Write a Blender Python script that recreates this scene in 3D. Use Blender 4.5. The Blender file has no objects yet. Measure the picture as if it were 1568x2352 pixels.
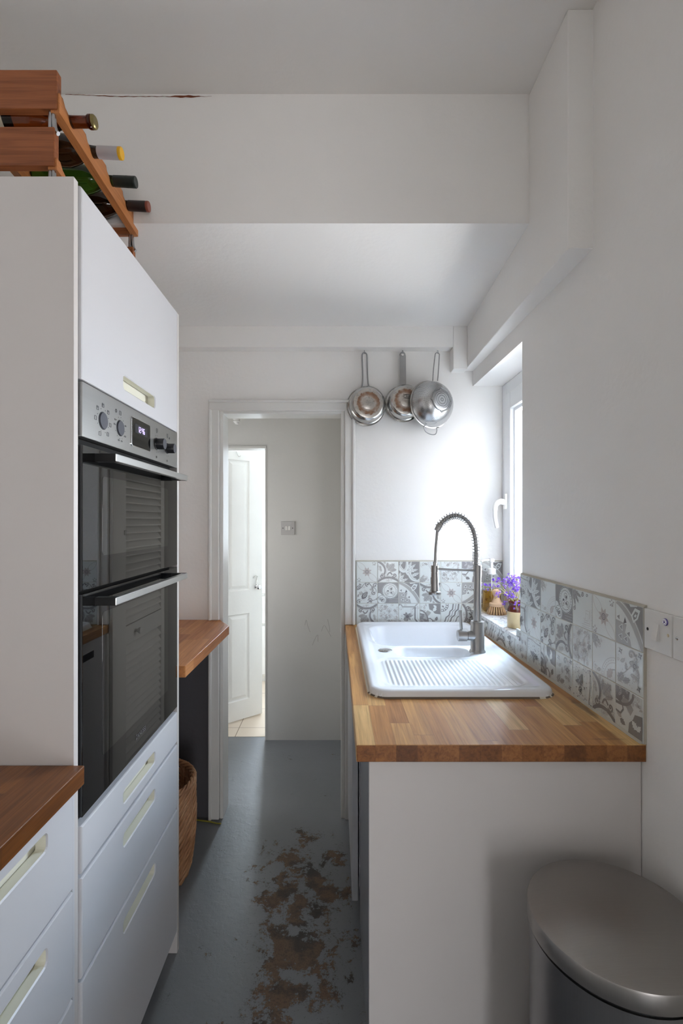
import bpy, bmesh, math, random
from mathutils import Vector, Matrix
R = random.Random(7)
PI = math.pi
SC = bpy.context.scene
COL = SC.collection
# ------------------------------------------------------------------ camera
F, CX, CY, H = 1112.0, 771.0, 1197.0, 1.41
cam_d = bpy.data.cameras.new('camera')
cam = bpy.data.objects.new('camera', cam_d); COL.objects.link(cam)
cam.location = (0, 0, H); cam.rotation_euler = (PI/2, 0, 0)
cam_d.sensor_fit = 'AUTO'; cam_d.sensor_width = 36.0
cam_d.lens = F/2352*36.0
cam_d.shift_x = (784-CX)/2352; cam_d.shift_y = (CY-1176)/2352
cam_d.clip_start = 0.02
SC.camera = cam
def W(px, py, Y): return Vector(((px-CX)*Y/F, Y, H-(py-CY)*Y/F))
def zr(v): return H+v            # height given relative to the eye level

# ------------------------------------------------------------------ materials
def lin(c): c /= 255.0; return c/12.92 if c <= .04045 else ((c+.055)/1.055)**2.4
def C(r, g, b): return (lin(r), lin(g), lin(b), 1)
class NT:
    def __init__(s, name):
        s.m = bpy.data.materials.new(name); s.m.use_nodes = True
        s.t = s.m.node_tree; s.b = s.t.nodes['Principled BSDF']; s.out = s.t.nodes['Material Output']
        s._c = None
    def n(s, typ, **kw):
        x = s.t.nodes.new(typ)
        for k, v in kw.items():
            if k.startswith('i_'):
                k = k[2:]; x.inputs[int(k) if k.isdigit() else k.replace('_', ' ')].default_value = v
            else: setattr(x, k, v)
        return x
    def l(s, a, b): s.t.links.new(a, b)
    def co(s):
        if s._c is None: s._c = s.n('ShaderNodeTexCoord').outputs['Object']
        return s._c
    def val(s, x, sock):
        if hasattr(x, 'is_output'): s.l(x, sock)
        else: sock.default_value = x
    def math(s, op, a, b=0.0, c=0.0):
        x = s.n('ShaderNodeMath', operation=op)
        for i, v in enumerate((a, b, c)): s.val(v, x.inputs[i])
        return x.outputs[0]
    def mix(s, fac, a, b, blend='MIX'):
        x = s.n('ShaderNodeMix', data_type='RGBA', blend_type=blend)
        s.val(fac, x.inputs[0]); s.val(a, x.inputs[6]); s.val(b, x.inputs[7]); return x.outputs[2]
    def noise(s, scale, detail=3, rough=.5, vec=None, dist=0):
        x = s.n('ShaderNodeTexNoise'); x.inputs['Scale'].default_value = scale; x.inputs['Detail'].default_value = detail
        x.inputs['Roughness'].default_value = rough; x.inputs['Distortion'].default_value = dist
        s.l(vec if vec is not None else s.co(), x.inputs['Vector']); return x.outputs['Fac']
    def ramp(s, fac, stops):
        x = s.n('ShaderNodeValToRGB'); e = x.color_ramp.elements
        while len(e) < len(stops): e.new(.5)
        for k, (p, c) in enumerate(stops): e[k].position = p; e[k].color = c if len(c) == 4 else (*c, 1)
        s.l(fac, x.inputs[0]); return x.outputs[0]
    def sstep(s, v, a, b):
        x = s.n('ShaderNodeMapRange', interpolation_type='SMOOTHSTEP'); s.val(v, x.inputs[0])
        x.inputs[1].default_value = a; x.inputs[2].default_value = b; return x.outputs[0]
    def mapv(s, scale=(1, 1, 1), loc=(0, 0, 0), vec=None):
        x = s.n('ShaderNodeMapping'); x.inputs['Scale'].default_value = scale; x.inputs['Location'].default_value = loc
        s.l(vec if vec is not None else s.co(), x.inputs['Vector']); return x.outputs[0]
    def bump(s, h, strength=.2, dist=.01):
        x = s.n('ShaderNodeBump'); x.inputs['Strength'].default_value = strength; x.inputs['Distance'].default_value = dist
        s.l(h, x.inputs['Height']); s.l(x.outputs[0], s.b.inputs['Normal'])
    def set(s, col=None, rough=None, metal=None, **kw):
        if col is not None: s.val(col, s.b.inputs['Base Color'])
        if rough is not None: s.val(rough, s.b.inputs['Roughness'])
        if metal is not None: s.val(metal, s.b.inputs['Metallic'])
        for k, v in kw.items(): s.val(v, s.b.inputs[k.replace('_', ' ')])
        return s
M = {}
def paint(key, c, rough=.55, var=.04, scale=3.0, bump=.12, bscale=120, **kw):
    t = NT(key); n = t.noise(scale, 4)
    dark = tuple(v*(1-var*2) for v in c[:3])+(1,)
    t.set(t.mix(n, dark, c), rough, 0, **kw)
    if bump: t.bump(t.noise(bscale, 3), bump, .002)
    M[key] = t.m; return t
def plain(key, c, rough=.4, metal=0, **kw):
    return paint(key, c, rough, .02, 8, 0, Metallic=metal, **kw)
WALLC = C(243, 241, 238)
paint('wall_white', WALLC, .75, .03, 2.5, .35, 60)
paint('ceiling_white', C(238, 235, 231), .8, .03, 2.0, .25, 70)
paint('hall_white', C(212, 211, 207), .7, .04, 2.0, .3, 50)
paint('dark_grey_wall', C(84, 82, 86), .6, .08, 4, .5, 40)
paint('gloss_white', C(228, 227, 223), .35, .05, 6, .25, 50)
paint('cabinet_white', C(208, 208, 211), .38, .01, 4, 0)
paint('cabinet_panel', C(212, 207, 204), .42, .015, 4, 0)
paint('recess_cream', C(226, 224, 209), .5, .02, 9, 0)
paint('upvc', C(236, 237, 238), .3, .01, 4, 0)
plain('black_gloss', C(9, 9, 10), .06, 0, IOR=1.52)
plain('black_glass', C(9, 9, 10), .012, 0, IOR=1.68)
plain('window_glass_dark', C(20, 20, 18), .012, 0, IOR=2.2)
plain('black_plastic', C(7, 7, 8), .45)
plain('knob_dark', C(36, 38, 44), .3)
plain('knob_face', C(92, 95, 104), .3, .3)
plain('icon_ink', C(84, 84, 86), .5)
plain('logo_ink', C(120, 120, 122), .4, .3)
plain('chrome', C(225, 225, 226), .12, 1)
plain('gold_cap', C(142, 128, 84), .35, .8)
plain('copper_cap', C(142, 78, 62), .4, .4)
plain('yellow_cap', C(226, 170, 20), .4)
plain('white_plastic', C(232, 231, 228), .3)
plain('plate_white', C(226, 224, 220), .25)
plain('plate_grey', C(186, 184, 182), .3)
plain('dark_hole', C(14, 13, 12), .8)
plain('deep_black', C(4, 4, 4), .9)
plain('grey_capsule', C(186, 182, 184), .45)
plain('green_capsule', C(20, 32, 28), .4)
plain('dark_capsule', C(32, 22, 22), .4)
plain('label_paper', C(196, 184, 160), .7)
plain('ink', C(40, 38, 36), .6)
plain('brown_glaze', C(84, 30, 16), .12)
plain('petal', C(118, 66, 198), .6)
plain('petal_light', C(158, 112, 224), .6)
plain('stem', C(150, 142, 74), .6)
plain('bristle', C(196, 160, 118), .8)
plain('caulk', C(226, 222, 208), .6)
plain('mould', C(112, 98, 84), .8)
plain('crack', C(120, 62, 36), .9)
plain('scuff', C(150, 147, 144), .8)
plain('yellow_cable', C(150, 140, 50), .5)
plain('tile_line', C(174, 172, 170), .3)
plain('tile_light', C(168, 167, 165), .22)
plain('tile_mid', C(138, 136, 136), .22)
plain('tile_dark', C(106, 103, 105), .22)
plain('tile_rose', C(182, 174, 171), .22)
plain('door_hook', C(205, 205, 200), .2, .8)
plain('seal', C(60, 62, 64), .6)
plain('sticker_blue', C(96, 84, 150), .4)
plain('sticker_white', C(228, 226, 236), .4)
paint('appliance_grey', C(150, 152, 158), .25, .03, 6, 0)
paint('tile_base', C(216, 221, 219), .16, .03, 30, 0)
paint('grout', C(196, 190, 176), .8, .1, 30, .3, 200)
paint('ceramic', C(238, 240, 243), .12, .01, 3, 0)
paint('pale_wood', C(214, 178, 142), .6, .08, 30, 0)
def glass(key, c, rough=.02, ior=1.45, tr=1.0):
    t = NT(key); t.set(c, rough, 0, IOR=ior); t.b.inputs['Transmission Weight'].default_value = tr; M[key] = t.m
glass('green_glass', C(58, 92, 26)); glass('amber_glass', C(120, 52, 14)); glass('dark_glass', C(52, 30, 12))
def thin_glass(key, tint=(1, 1, 1, 1), refl=.08):
    t = NT(key); tr = t.n('ShaderNodeBsdfTransparent'); tr.inputs[0].default_value = tint
    g = t.n('ShaderNodeBsdfGlossy'); g.inputs['Roughness'].default_value = .02
    lw = t.n('ShaderNodeLayerWeight'); lw.inputs[0].default_value = .5
    fr = t.n('ShaderNodeMath', operation='MULTIPLY_ADD'); t.l(t.math('POWER', lw.outputs['Facing'], 5.0), fr.inputs[0]); fr.inputs[1].default_value = .9; fr.inputs[2].default_value = .035
    ms = t.n('ShaderNodeMixShader'); t.l(fr.outputs[0], ms.inputs[0]); t.l(tr.outputs[0], ms.inputs[1]); t.l(g.outputs[0], ms.inputs[2])
    t.l(ms.outputs[0], t.out.inputs[0]); M[key] = t.m
thin_glass('pane'); thin_glass('clear_plastic', (.94, .95, .93, 1)); thin_glass('amber_soap', (.93, .72, .34, 1))
def metal(key, c, rough, stretch, bump=.03):
    t = NT(key); v = t.mapv(stretch); n = t.noise(1.0, 3, .6, v)
    t.set(t.mix(n, tuple(x*.86 for x in c[:3])+(1,), c), t.math('MULTIPLY_ADD', n, .12, rough-.05), 1)
    if bump: t.bump(n, bump, .0006)
    M[key] = t.m
metal('steel_panel', C(178, 178, 176), .3, (40, 4, 900))
metal('steel_bar', C(205, 206, 205), .3, (900, 6, 900))
metal('steel_tap', C(182, 181, 180), .34, (500, 500, 12))
metal('steel_lid', C(162, 158, 154), .36, (14, 600, 14), .02)
metal('steel_bin', C(150, 149, 150), .3, (500, 500, 8), .02)
metal('steel_pan', C(196, 195, 192), .2, (30, 30, 30), 0)
metal('steel_wire', C(168, 168, 168), .3, (40, 40, 40), 0)
metal('hook_metal', C(190, 190, 192), .22, (20, 20, 20), 0)
def wood(key, stops, along='Y', width=.042, length=.42, rough=.42, grain=.35, joints=True, spec=.5, stain=None):
    t = NT(key); sp = t.n('ShaderNodeSeparateXYZ'); t.l(t.co(), sp.inputs[0])
    ax = {'X': 0, 'Y': 1, 'Z': 2}[along]; ac = 0 if ax != 0 else 1
    a = sp.outputs[ax]; b = sp.outputs[ac]
    u = t.math('DIVIDE', b, width); iu = t.math('FLOOR', u)
    wn = t.n('ShaderNodeTexWhiteNoise', noise_dimensions='1D'); t.l(iu, wn.inputs['W'])
    v = t.math('ADD', t.math('DIVIDE', a, length), t.math('MULTIPLY', wn.outputs['Value'], 7.3)); iv = t.math('FLOOR', v)
    cb = t.n('ShaderNodeCombineXYZ'); t.l(iu, cb.inputs[0]); t.l(iv, cb.inputs[1])
    w2 = t.n('ShaderNodeTexWhiteNoise', noise_dimensions='2D'); t.l(cb.outputs[0], w2.inputs['Vector'])
    base = t.ramp(w2.outputs['Value'], stops)
    off = t.n('ShaderNodeVectorMath', operation='SCALE'); t.l(w2.outputs['Color'], off.inputs[0]); off.inputs['Scale'].default_value = 9.0
    sc = [70, 70, 70]; sc[ax] = 3.0
    mp = t.mapv(tuple(sc)); ad = t.n('ShaderNodeVectorMath', operation='ADD'); t.l(mp, ad.inputs[0]); t.l(off.outputs[0], ad.inputs[1])
    g = t.noise(1.0, 5, .6, ad.outputs[0], .8)
    sc2 = [260, 260, 260]; sc2[ax] = 9.0
    g2 = t.noise(1.0, 2, .5, t.mapv(tuple(sc2)))
    gg = t.math('ADD', t.math('MULTIPLY', t.sstep(g, .35, .7), .7), t.math('MULTIPLY', t.sstep(g2, .4, .7), .3))
    col = t.mix(t.math('MULTIPLY', gg, grain), base, t.mix(1.0, base, C(120, 84, 60), 'MULTIPLY'))
    if joints:
        fu = t.math('FRACT', u); fv = t.math('FRACT', v)
        j = t.math('MAXIMUM', t.math('LESS_THAN', fu, .018), t.math('LESS_THAN', fv, .004))
        col = t.mix(t.math('MULTIPLY', j, .35), col, C(60, 34, 18))
    if stain:
        for (sx_, sy_, ra, rb, am) in stain:
            q = t.math('SQRT', t.math('ADD', t.math('POWER', t.math('DIVIDE', t.math('SUBTRACT', sp.outputs[0], sx_), ra), 2), t.math('POWER', t.math('DIVIDE', t.math('SUBTRACT', sp.outputs[1], sy_), rb), 2)))
            q = t.math('ADD', q, t.math('MULTIPLY', t.math('SUBTRACT', t.noise(40, 5, .6), .5), .9))
            col = t.mix(t.math('MULTIPLY', t.math('SUBTRACT', 1.0, t.sstep(q, .45, 1.1)), am), col, C(62, 38, 24))
    t.set(col, t.math('MULTIPLY_ADD', g, .2, rough-.1), 0); t.b.inputs['Specular IOR Level'].default_value = spec
    t.bump(gg, .08, .0015); M[key] = t.m; return t
wood('worktop_oak', [(0, C(172, 114, 56)), (.3, C(192, 134, 72)), (.75, C(212, 158, 92)), (1, C(230, 190, 126))], 'Y', .046, .5, .40, .5, stain=[(.288, -.405, .014, .085, .6), (.262, -.565, .022, .030, .28), (.25, -.59, .05, .006, .3)])
wood('worktop_dark', [(0, C(96, 56, 22)), (.5, C(118, 70, 30)), (1, C(140, 88, 42))], 'Y', .055, .7, .34, .6)
wood('shelf_oak', [(0, C(164, 98, 50)), (.5, C(184, 116, 62)), (1, C(204, 138, 80))], 'Y', .05, .35, .36, .4)
wood('rack_oak', [(0, C(150, 86, 46)), (1, C(168, 100, 56))], 'X', .5, 5, .5, .55, False)
wood('rack_rail', [(0, C(178, 112, 60)), (1, C(192, 124, 70))], 'Y', .5, 5, .5, .45, False)
wood('worktop_end', [(0, C(112, 66, 28)), (.5, C(142, 88, 40)), (1, C(166, 108, 56))], 'Y', .046, 30, .45, .6)  # end grain is darker; the front edge's shade is mixed into this colour
# painted concrete floor with worn patches
t = NT('floor_paint'); sp = t.n('ShaderNodeSeparateXYZ'); t.l(t.co(), sp.inputs[0])
X_, Y_ = sp.outputs[0], sp.outputs[1]
mx = t.math('SUBTRACT', 1.0, t.sstep(t.math('ABSOLUTE', t.math('ADD', X_, .13)), .05, .30))
my = t.math('MULTIPLY', t.sstep(Y_, .8, 1.2), t.math('SUBTRACT', 1.0, t.sstep(Y_, 2.05, 2.32)))
mask = t.math('MULTIPLY', mx, my)
mid_ = t.math('MULTIPLY', t.sstep(Y_, 1.45, 1.62), t.math('SUBTRACT', 1.0, t.sstep(Y_, 1.95, 2.15)))
big = t.noise(8.5, 12, .72, None, .25); fine = t.noise(48, 8, .75); grit = t.noise(190, 4, .7)
wv = t.math('ADD', t.math('ADD', t.math('MULTIPLY', mask, .150), t.math('MULTIPLY', mid_, t.math('MULTIPLY', mask, .035))), t.math('ADD', big, t.math('MULTIPLY', fine, .26)))
worn = t.sstep(wv, .79, .80)
edge_ = t.math('MULTIPLY', t.sstep(wv, .735, .79), t.sstep(grit, .50, .56))
speck = t.math('MAXIMUM', t.math('MULTIPLY', t.sstep(t.noise(105, 6, .75), .60, .63), t.math('MULTIPLY_ADD', mask, .75, .10)), edge_)
tone = t.noise(7, 8, .65, t.mapv((1, 1, 1), (4.3, 1.7, 0)))
wcol = t.ramp(tone, [(.36, C(64, 61, 58)), (.45, C(82, 72, 64)), (.53, C(118, 94, 74)), (.62, C(100, 80, 66)), (.70, C(70, 66, 62))])
wcol = t.mix(t.math('MULTIPLY', t.sstep(grit, .5, .62), .5), wcol, C(60, 56, 53))
base = t.mix(t.noise(2.2, 7), C(112, 116, 120), C(134, 137, 142))
col = t.mix(t.math('MULTIPLY', speck, .7), base, C(62, 58, 55)); col = t.mix(worn, col, wcol)
t.set(col, t.mix(worn, t.mix(t.noise(14, 5), (.28, .28, .28, 1), (.42, .42, .42, 1)), (.62, .62, .62, 1)), 0)
t.bump(t.math('ADD', t.math('ADD', t.math('MULTIPLY', t.noise(30, 8, .65), .8), t.math('MULTIPLY', t.sstep(t.noise(12, 6, .6), .5, .53), .12)), t.math('MULTIPLY', worn, -.25)), .30, .004); M['floor_paint'] = t.m
# grid-lined tiles
def tiled(key, c, gc, scale, axes, rough=.25, gw=.012):
    t = NT(key); sp = t.n('ShaderNodeSeparateXYZ'); t.l(t.co(), sp.inputs[0]); g = None
    for a, s in zip(axes, scale):
        f = t.math('FRACT', t.math('DIVIDE', sp.outputs['XYZ'.index(a)], s)); k = t.math('LESS_THAN', f, gw)
        g = k if g is None else t.math('MAXIMUM', g, k)
    t.set(t.mix(g, t.mix(t.noise(5, 4), c, tuple(v*.93 for v in c[:3])+(1,)), gc), rough, 0); M[key] = t.m
tiled('bath_floor', C(222, 208, 190), C(120, 104, 92), (.33, .33), 'XY')
tiled('bath_wall', C(238, 239, 240), C(198, 200, 202), (.30, .20), 'XZ', .2, .014)
# marble sill
t = NT('marble'); n = t.noise(14, 6, .6, None, 1.6)
t.set(t.mix(t.sstep(t.math('ABSOLUTE', t.math('SUBTRACT', n, .5)), 0, .05), C(176, 178, 180), C(232, 232, 230)), .22, 0); M['marble'] = t.m
# burnt pan base : rings of brown round the object's own axis
t = NT('pan_base'); sp = t.n('ShaderNodeSeparateXYZ'); t.l(t.co(), sp.inputs[0])
r = t.math('SQRT', t.math('ADD', t.math('POWER', sp.outputs[0], 2), t.math('POWER', sp.outputs[2], 2)))
n = t.noise(70, 6, .7); n2 = t.noise(24, 4)
rr = t.math('ADD', r, t.math('MULTIPLY', t.math('SUBTRACT', n, .5), .03))
band = t.math('MULTIPLY', t.sstep(rr, .022, .042), t.math('SUBTRACT', 1.0, t.sstep(rr, .05, .056)))
burn = t.math('MULTIPLY', band, t.sstep(n2, .22, .5))
col = t.mix(t.math('MULTIPLY', burn, .9), C(188, 184, 178), t.ramp(n, [(.35, C(84, 48, 22)), (.6, C(140, 94, 50))]))
col = t.mix(t.math('MULTIPLY', t.sstep(n, .5, .62), .35), col, C(110, 108, 106))
t.set(col, t.math('MULTIPLY_ADD', burn, .35, .3), t.math('SUBTRACT', 1.0, t.math('MULTIPLY', burn, .8))); M['pan_base'] = t.m
# perforated strainer sheet (uv driven)
t = NT('strainer_mesh'); uv = t.n('ShaderNodeTexCoord').outputs['UV']; sp = t.n('ShaderNodeSeparateXYZ'); t.l(uv, sp.inputs[0])
fx = t.math('SUBTRACT', t.math('FRACT', t.math('MULTIPLY', sp.outputs[0], 110)), .5)
row = t.math('MULTIPLY', sp.outputs[1], 34); fy = t.math('SUBTRACT', t.math('FRACT', row), .5)
hole = t.math('LESS_THAN', t.math('SQRT', t.math('ADD', t.math('POWER', fx, 2), t.math('POWER', fy, 2))), .27)
t.set(t.mix(hole, C(205, 206, 207), C(96, 96, 97)), t.math('MULTIPLY_ADD', hole, .2, .27), 1); M['strainer_mesh'] = t.m
# stoneware, wicker, bottle-brown
t = NT('stoneware'); v = t.mapv((160, 160, 3)); n = t.noise(1, 3, .5, v); t.set(t.mix(n, C(186, 164, 122), C(206, 186, 146)), .3, 0); M['stoneware'] = t.m
t = NT('wicker'); n = t.noise(14, 4); n2 = t.noise(180, 3)
t.set(t.mix(t.math('MULTIPLY', n2, .5), t.ramp(n, [(.3, C(150, 102, 68)), (.5, C(186, 138, 98)), (.68, C(206, 164, 124))]), C(128, 86, 58)), .5, 0); M['wicker'] = t.m
t = NT('display_glow'); t.set(C(10, 10, 10), .3, 0); t.b.inputs['Emission Color'].default_value = C(206, 190, 255); t.b.inputs['Emission Strength'].default_value = .9; M['display_glow'] = t.m
t = NT('garden_brick'); br = t.n('ShaderNodeTexBrick'); br.inputs['Scale'].default_value = 4; br.inputs['Color1'].default_value = C(222, 216, 208); br.inputs['Color2'].default_value = C(206, 200, 192); br.inputs['Mortar'].default_value = C(176, 170, 162)
mp = t.n('ShaderNodeMapping'); mp.inputs['Rotation'].default_value = (PI/2, 0, PI/2); t.l(t.co(), mp.inputs[0]); t.l(mp.outputs[0], br.inputs['Vector']); t.set(br.outputs['Color'], .8, 0); M['garden_brick'] = t.m
paint('paving', C(170, 166, 160), .8, .06, 5, .2, 30)

# ------------------------------------------------------------------ mesh helpers
def nb(): return bmesh.new()
def join(bm, other, mi=0):
    other.verts.ensure_lookup_table(); vm = {}
    uvo = other.loops.layers.uv.active; uvn = bm.loops.layers.uv.verify() if uvo else None
    for v in other.verts: vm[v] = bm.verts.new(v.co)
    for f in other.faces:
        try: g = bm.faces.new([vm[v] for v in f.verts])
        except ValueError: continue
        g.smooth = f.smooth; g.material_index = mi if mi else f.material_index
        if uvo:
            for a, b in zip(f.loops, g.loops): b[uvn].uv = a[uvo].uv
    other.free(); return bm
def box(bm, x0, x1, y0, y1, z0, z1, bev=0.0, seg=2, mi=0):
    b = nb(); vs = [b.verts.new(p) for p in ((x0,y0,z0),(x1,y0,z0),(x1,y1,z0),(x0,y1,z0),(x0,y0,z1),(x1,y0,z1),(x1,y1,z1),(x0,y1,z1))]
    for q in ((0,3,2,1),(4,5,6,7),(0,1,5,4),(1,2,6,5),(2,3,7,6),(3,0,4,7)): b.faces.new([vs[i] for i in q])
    if bev: bmesh.ops.bevel(b, geom=list(b.edges), offset=bev, segments=seg, profile=.5, affect='EDGES')
    bmesh.ops.recalc_face_normals(b, faces=b.faces)
    return join(bm, b, mi)
def hexa(bm, bot, top, mi=0):
    b = nb(); vs = [b.verts.new(p) for p in list(bot)+list(top)]; n = len(bot)
    b.faces.new(vs[:n][::-1]); b.faces.new(vs[n:])
    for i in range(n): b.faces.new([vs[i], vs[(i+1) % n], vs[n+(i+1) % n], vs[n+i]])
    bmesh.ops.recalc_face_normals(b, faces=b.faces); return join(bm, b, mi)
def prism(bm, poly, z0, z1, bev=0, mi=0):            # poly in XY, vertical extrusion
    b = nb(); n = len(poly)
    lo = [b.verts.new((x, y, z0)) for x, y in poly]; hi = [b.verts.new((x, y, z1)) for x, y in poly]
    b.faces.new(lo[::-1]); b.faces.new(hi)
    for i in range(n): b.faces.new([lo[i], lo[(i+1) % n], hi[(i+1) % n], hi[i]])
    bmesh.ops.recalc_face_normals(b, faces=b.faces)
    if bev: bmesh.ops.bevel(b, geom=list(b.edges), offset=bev, segments=2, profile=.5, affect='EDGES')
    return join(bm, b, mi)
def lathe(bm, prof, seg=32, mat=Matrix(), mi=0, uv=False, mis=None):      # prof (r, z) ; axis Z
    b = nb(); rings = []; L = b.loops.layers.uv.verify() if uv else None
    for r, z in prof:
        if r < 1e-6: rings.append([b.verts.new((0, 0, z))])
        else: rings.append([b.verts.new((r*math.cos(2*PI*i/seg), r*math.sin(2*PI*i/seg), z)) for i in range(seg)])
    for k in range(len(rings)-1):
        A, B = rings[k], rings[k+1]
        for i in range(seg):
            j = (i+1) % seg
            if len(A) == 1 and len(B) == 1: continue
            if len(A) == 1: vs = [A[0], B[j], B[i]]
            elif len(B) == 1: vs = [A[i], A[j], B[0]]
            else: vs = [A[i], A[j], B[j], B[i]]
            f = b.faces.new(vs); f.smooth = True
            if mis: f.material_index = mis[k]
            if uv:
                for lp in f.loops:
                    q = lp.vert
                    on_a = q in A
                    ii = i if (q in (A[i % len(A)], B[i % len(B)])) else i+1
                    lp[L].uv = (ii/seg, (k if on_a else k+1)/(len(rings)-1))
    bmesh.ops.recalc_face_normals(b, faces=b.faces)
    bmesh.ops.transform(b, matrix=mat, verts=b.verts)
    return join(bm, b, mi)
def smooth_path(pts, n=6, closed=False):
    P = [Vector(p) for p in pts]; out = []; N = len(P)
    for i in range(N if closed else N-1):
        p0 = P[(i-1) % N] if (closed or i > 0) else P[0]*2-P[1]
        p1, p2 = P[i], P[(i+1) % N]
        p3 = P[(i+2) % N] if (closed or i+2 < N) else P[-1]*2-P[-2]
        for k in range(n):
            s = k/n; out.append(.5*((2*p1)+(p2-p0)*s+(2*p0-5*p1+4*p2-p3)*s*s+(3*p1-p0-3*p2+p3)*s**3))
    if not closed: out.append(P[-1])
    return out
def tube(bm, pts, rad, seg=8, closed=False, cap=True, mi=0, up=None):
    P = [Vector(p) for p in pts]; n = len(P); b = nb(); rings = []
    T = [((P[(i+1) % n]-P[i-1]) if (closed or 0 < i < n-1) else (P[1]-P[0] if i == 0 else P[-1]-P[-2])).normalized() for i in range(n)]
    u = Vector(up) if up else (Vector((0, 0, 1)) if abs(T[0].z) < .9 else Vector((1, 0, 0)))
    u = (u-T[0]*u.dot(T[0])).normalized()
    for i in range(n):
        u = (u-T[i]*u.dot(T[i])).normalized(); w = T[i].cross(u); r = rad[i] if isinstance(rad, (list, tuple)) else rad
        rings.append([b.verts.new(P[i]+u*(r*math.cos(2*PI*k/seg))+w*(r*math.sin(2*PI*k/seg))) for k in range(seg)])
    for i in range(n if closed else n-1):
        A, B = rings[i], rings[(i+1) % n]
        sh = 0
        if closed and i == n-1: sh = min(range(seg), key=lambda s: (A[0].co-B[s].co).length)
        for k in range(seg):
            f = b.faces.new([A[k], A[(k+1) % seg], B[(k+1+sh) % seg], B[(k+sh) % seg]]); f.smooth = True
    if cap and not closed: b.faces.new(rings[0][::-1]); b.faces.new(rings[-1])
    bmesh.ops.recalc_face_normals(b, faces=b.faces)
    return join(bm, b, mi)
def rrect(x0, x1, y0, y1, r, n=5):
    out = []
    for cx, cy, a in ((x1-r, y1-r, 0), (x0+r, y1-r, 90), (x0+r, y0+r, 180), (x1-r, y0+r, 270)):
        for k in range(n+1):
            q = math.radians(a+90*k/n); out.append((cx+r*math.cos(q), cy+r*math.sin(q)))
    return out
def text_bm(s, size, mat, ext=.0004, spacing=1.0):
    cu = bpy.data.curves.new('lettering', 'FONT'); cu.body = s; cu.size = size; cu.extrude = ext; cu.align_x = 'CENTER'; cu.align_y = 'CENTER'; cu.space_character = spacing
    o = bpy.data.objects.new('lettering_source', cu); COL.objects.link(o); dg = bpy.context.evaluated_depsgraph_get()
    me = bpy.data.meshes.new_from_object(o.evaluated_get(dg)); b = nb(); b.from_mesh(me)
    bpy.data.objects.remove(o); bpy.data.curves.remove(cu); bpy.data.meshes.remove(me)
    bmesh.ops.transform(b, matrix=mat, verts=b.verts); return b
def frame(o, ux, uy):                                 # matrix taking local x,y to ux,uy, z to their cross
    ux = Vector(ux).normalized(); uy = Vector(uy).normalized(); uz = ux.cross(uy)
    m = Matrix((ux, uy, uz)).transposed().to_4x4(); m.translation = Vector(o); return m

# ------------------------------------------------------------------ object helpers
def wloc(o):
    v = Vector((0, 0, 0))
    while o is not None: v = v+o.location; o = o.parent
    return v
def obj(name, bm, mats, parent=None, loc=None, smooth=None, label=None):
    if not isinstance(mats, (list, tuple)): mats = [mats]
    me = bpy.data.meshes.new(name); o = bpy.data.objects.new(name, me)
    if parent is not None: off = wloc(parent)
    elif loc is not None: off = Vector(loc)
    else:
        xs = [v.co for v in bm.verts]
        off = Vector(((min(v.x for v in xs)+max(v.x for v in xs))/2, (min(v.y for v in xs)+max(v.y for v in xs))/2, min(v.z for v in xs)))
    bmesh.ops.translate(bm, vec=-off, verts=bm.verts)
    if smooth is not None:
        for f in bm.faces: f.smooth = smooth
    bm.to_mesh(me); bm.free()
    if smooth: me.set_sharp_from_angle(angle=math.radians(38))
    for m in mats: me.materials.append(M[m])
    if parent is not None: o.parent = parent
    else: o.location = off
    if label: o['label'] = label
    COL.objects.link(o); return o
def thing(name, label, cat, loc, group=None, kind=None):
    o = bpy.data.objects.new(name, None); COL.objects.link(o); o.location = loc; o.empty_display_size = .05
    return tag(o, label, cat, group, kind)
def tag(o, label, cat=None, group=None, kind=None):
    if label: o['label'] = label
    if cat: o['category'] = cat
    if group: o['group'] = group
    if kind: o['kind'] = kind
    return o
def struct(name, bm, mats, label=None, cat=None, loc=(0, 0, 0), smooth=None):
    o = obj(name, bm, mats, None, loc, smooth); return tag(o, label, cat, None, 'structure')
WORLD = 3.5; EXPOSURE = 0.92
LAMPS = [('assumed_door_light', (1.01, -2.64, .80), (.9, 0, .80), .74, 1.5, 9.5, (1, .97, .95)),  # assumed source behind the viewpoint, placed by the bin's shadow
         ('window_daylight', (1.3, 2.76, 1.42), (.3, 2.38, 1.42), 1.1, .76, 78, (.97, .98, 1)),
         ('window_skylight', (1.3, 2.74, 2.22), (.3, 2.3, 1.4), 1.1, .84, 94, (.58, .78, 1)),
         ('assumed_bath_window_light', (-.4725, 4.80, 1.6), (-.5, 3, .9), .5, 1.1, 26, (.76, .89, 1)),  # assumed window out of view, placed by the light shaft on the floor
         ('bathroom_fill_light', (-.6, 3.95, 2.26), (-.6, 3.95, 0), .5, .5, 1.2, (1, .98, .96)),  # added fill to brighten the dim bathroom, no known fitting there
         ('hall_end_fill', (-1.22, 2.72, .85), (0, 2.8, .6), .5, 1.5, 4, (1, .98, .96))]  # added fill at the unseen hall end, lifts the dark hall wall
# ================================================================== THE SETTING
def wx(y): return .7068-.0246*y                       # face of the slightly skewed right wall
YF = 2.30
# floor of kitchen and hall, bathroom tiles
b = nb(); box(b, -1.5, 1.75, -2.5, 3.165, -.05, 0); struct('floor', b, 'floor_paint', 'grey painted concrete floor worn through to brown along the kitchen', 'floor')
b = nb(); box(b, -1.7, .45, 3.165, 4.75, -.05, .002); struct('floor_bathroom', b, 'bath_floor', 'cream square floor tiles beyond the hall doorway', 'floor')
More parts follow.
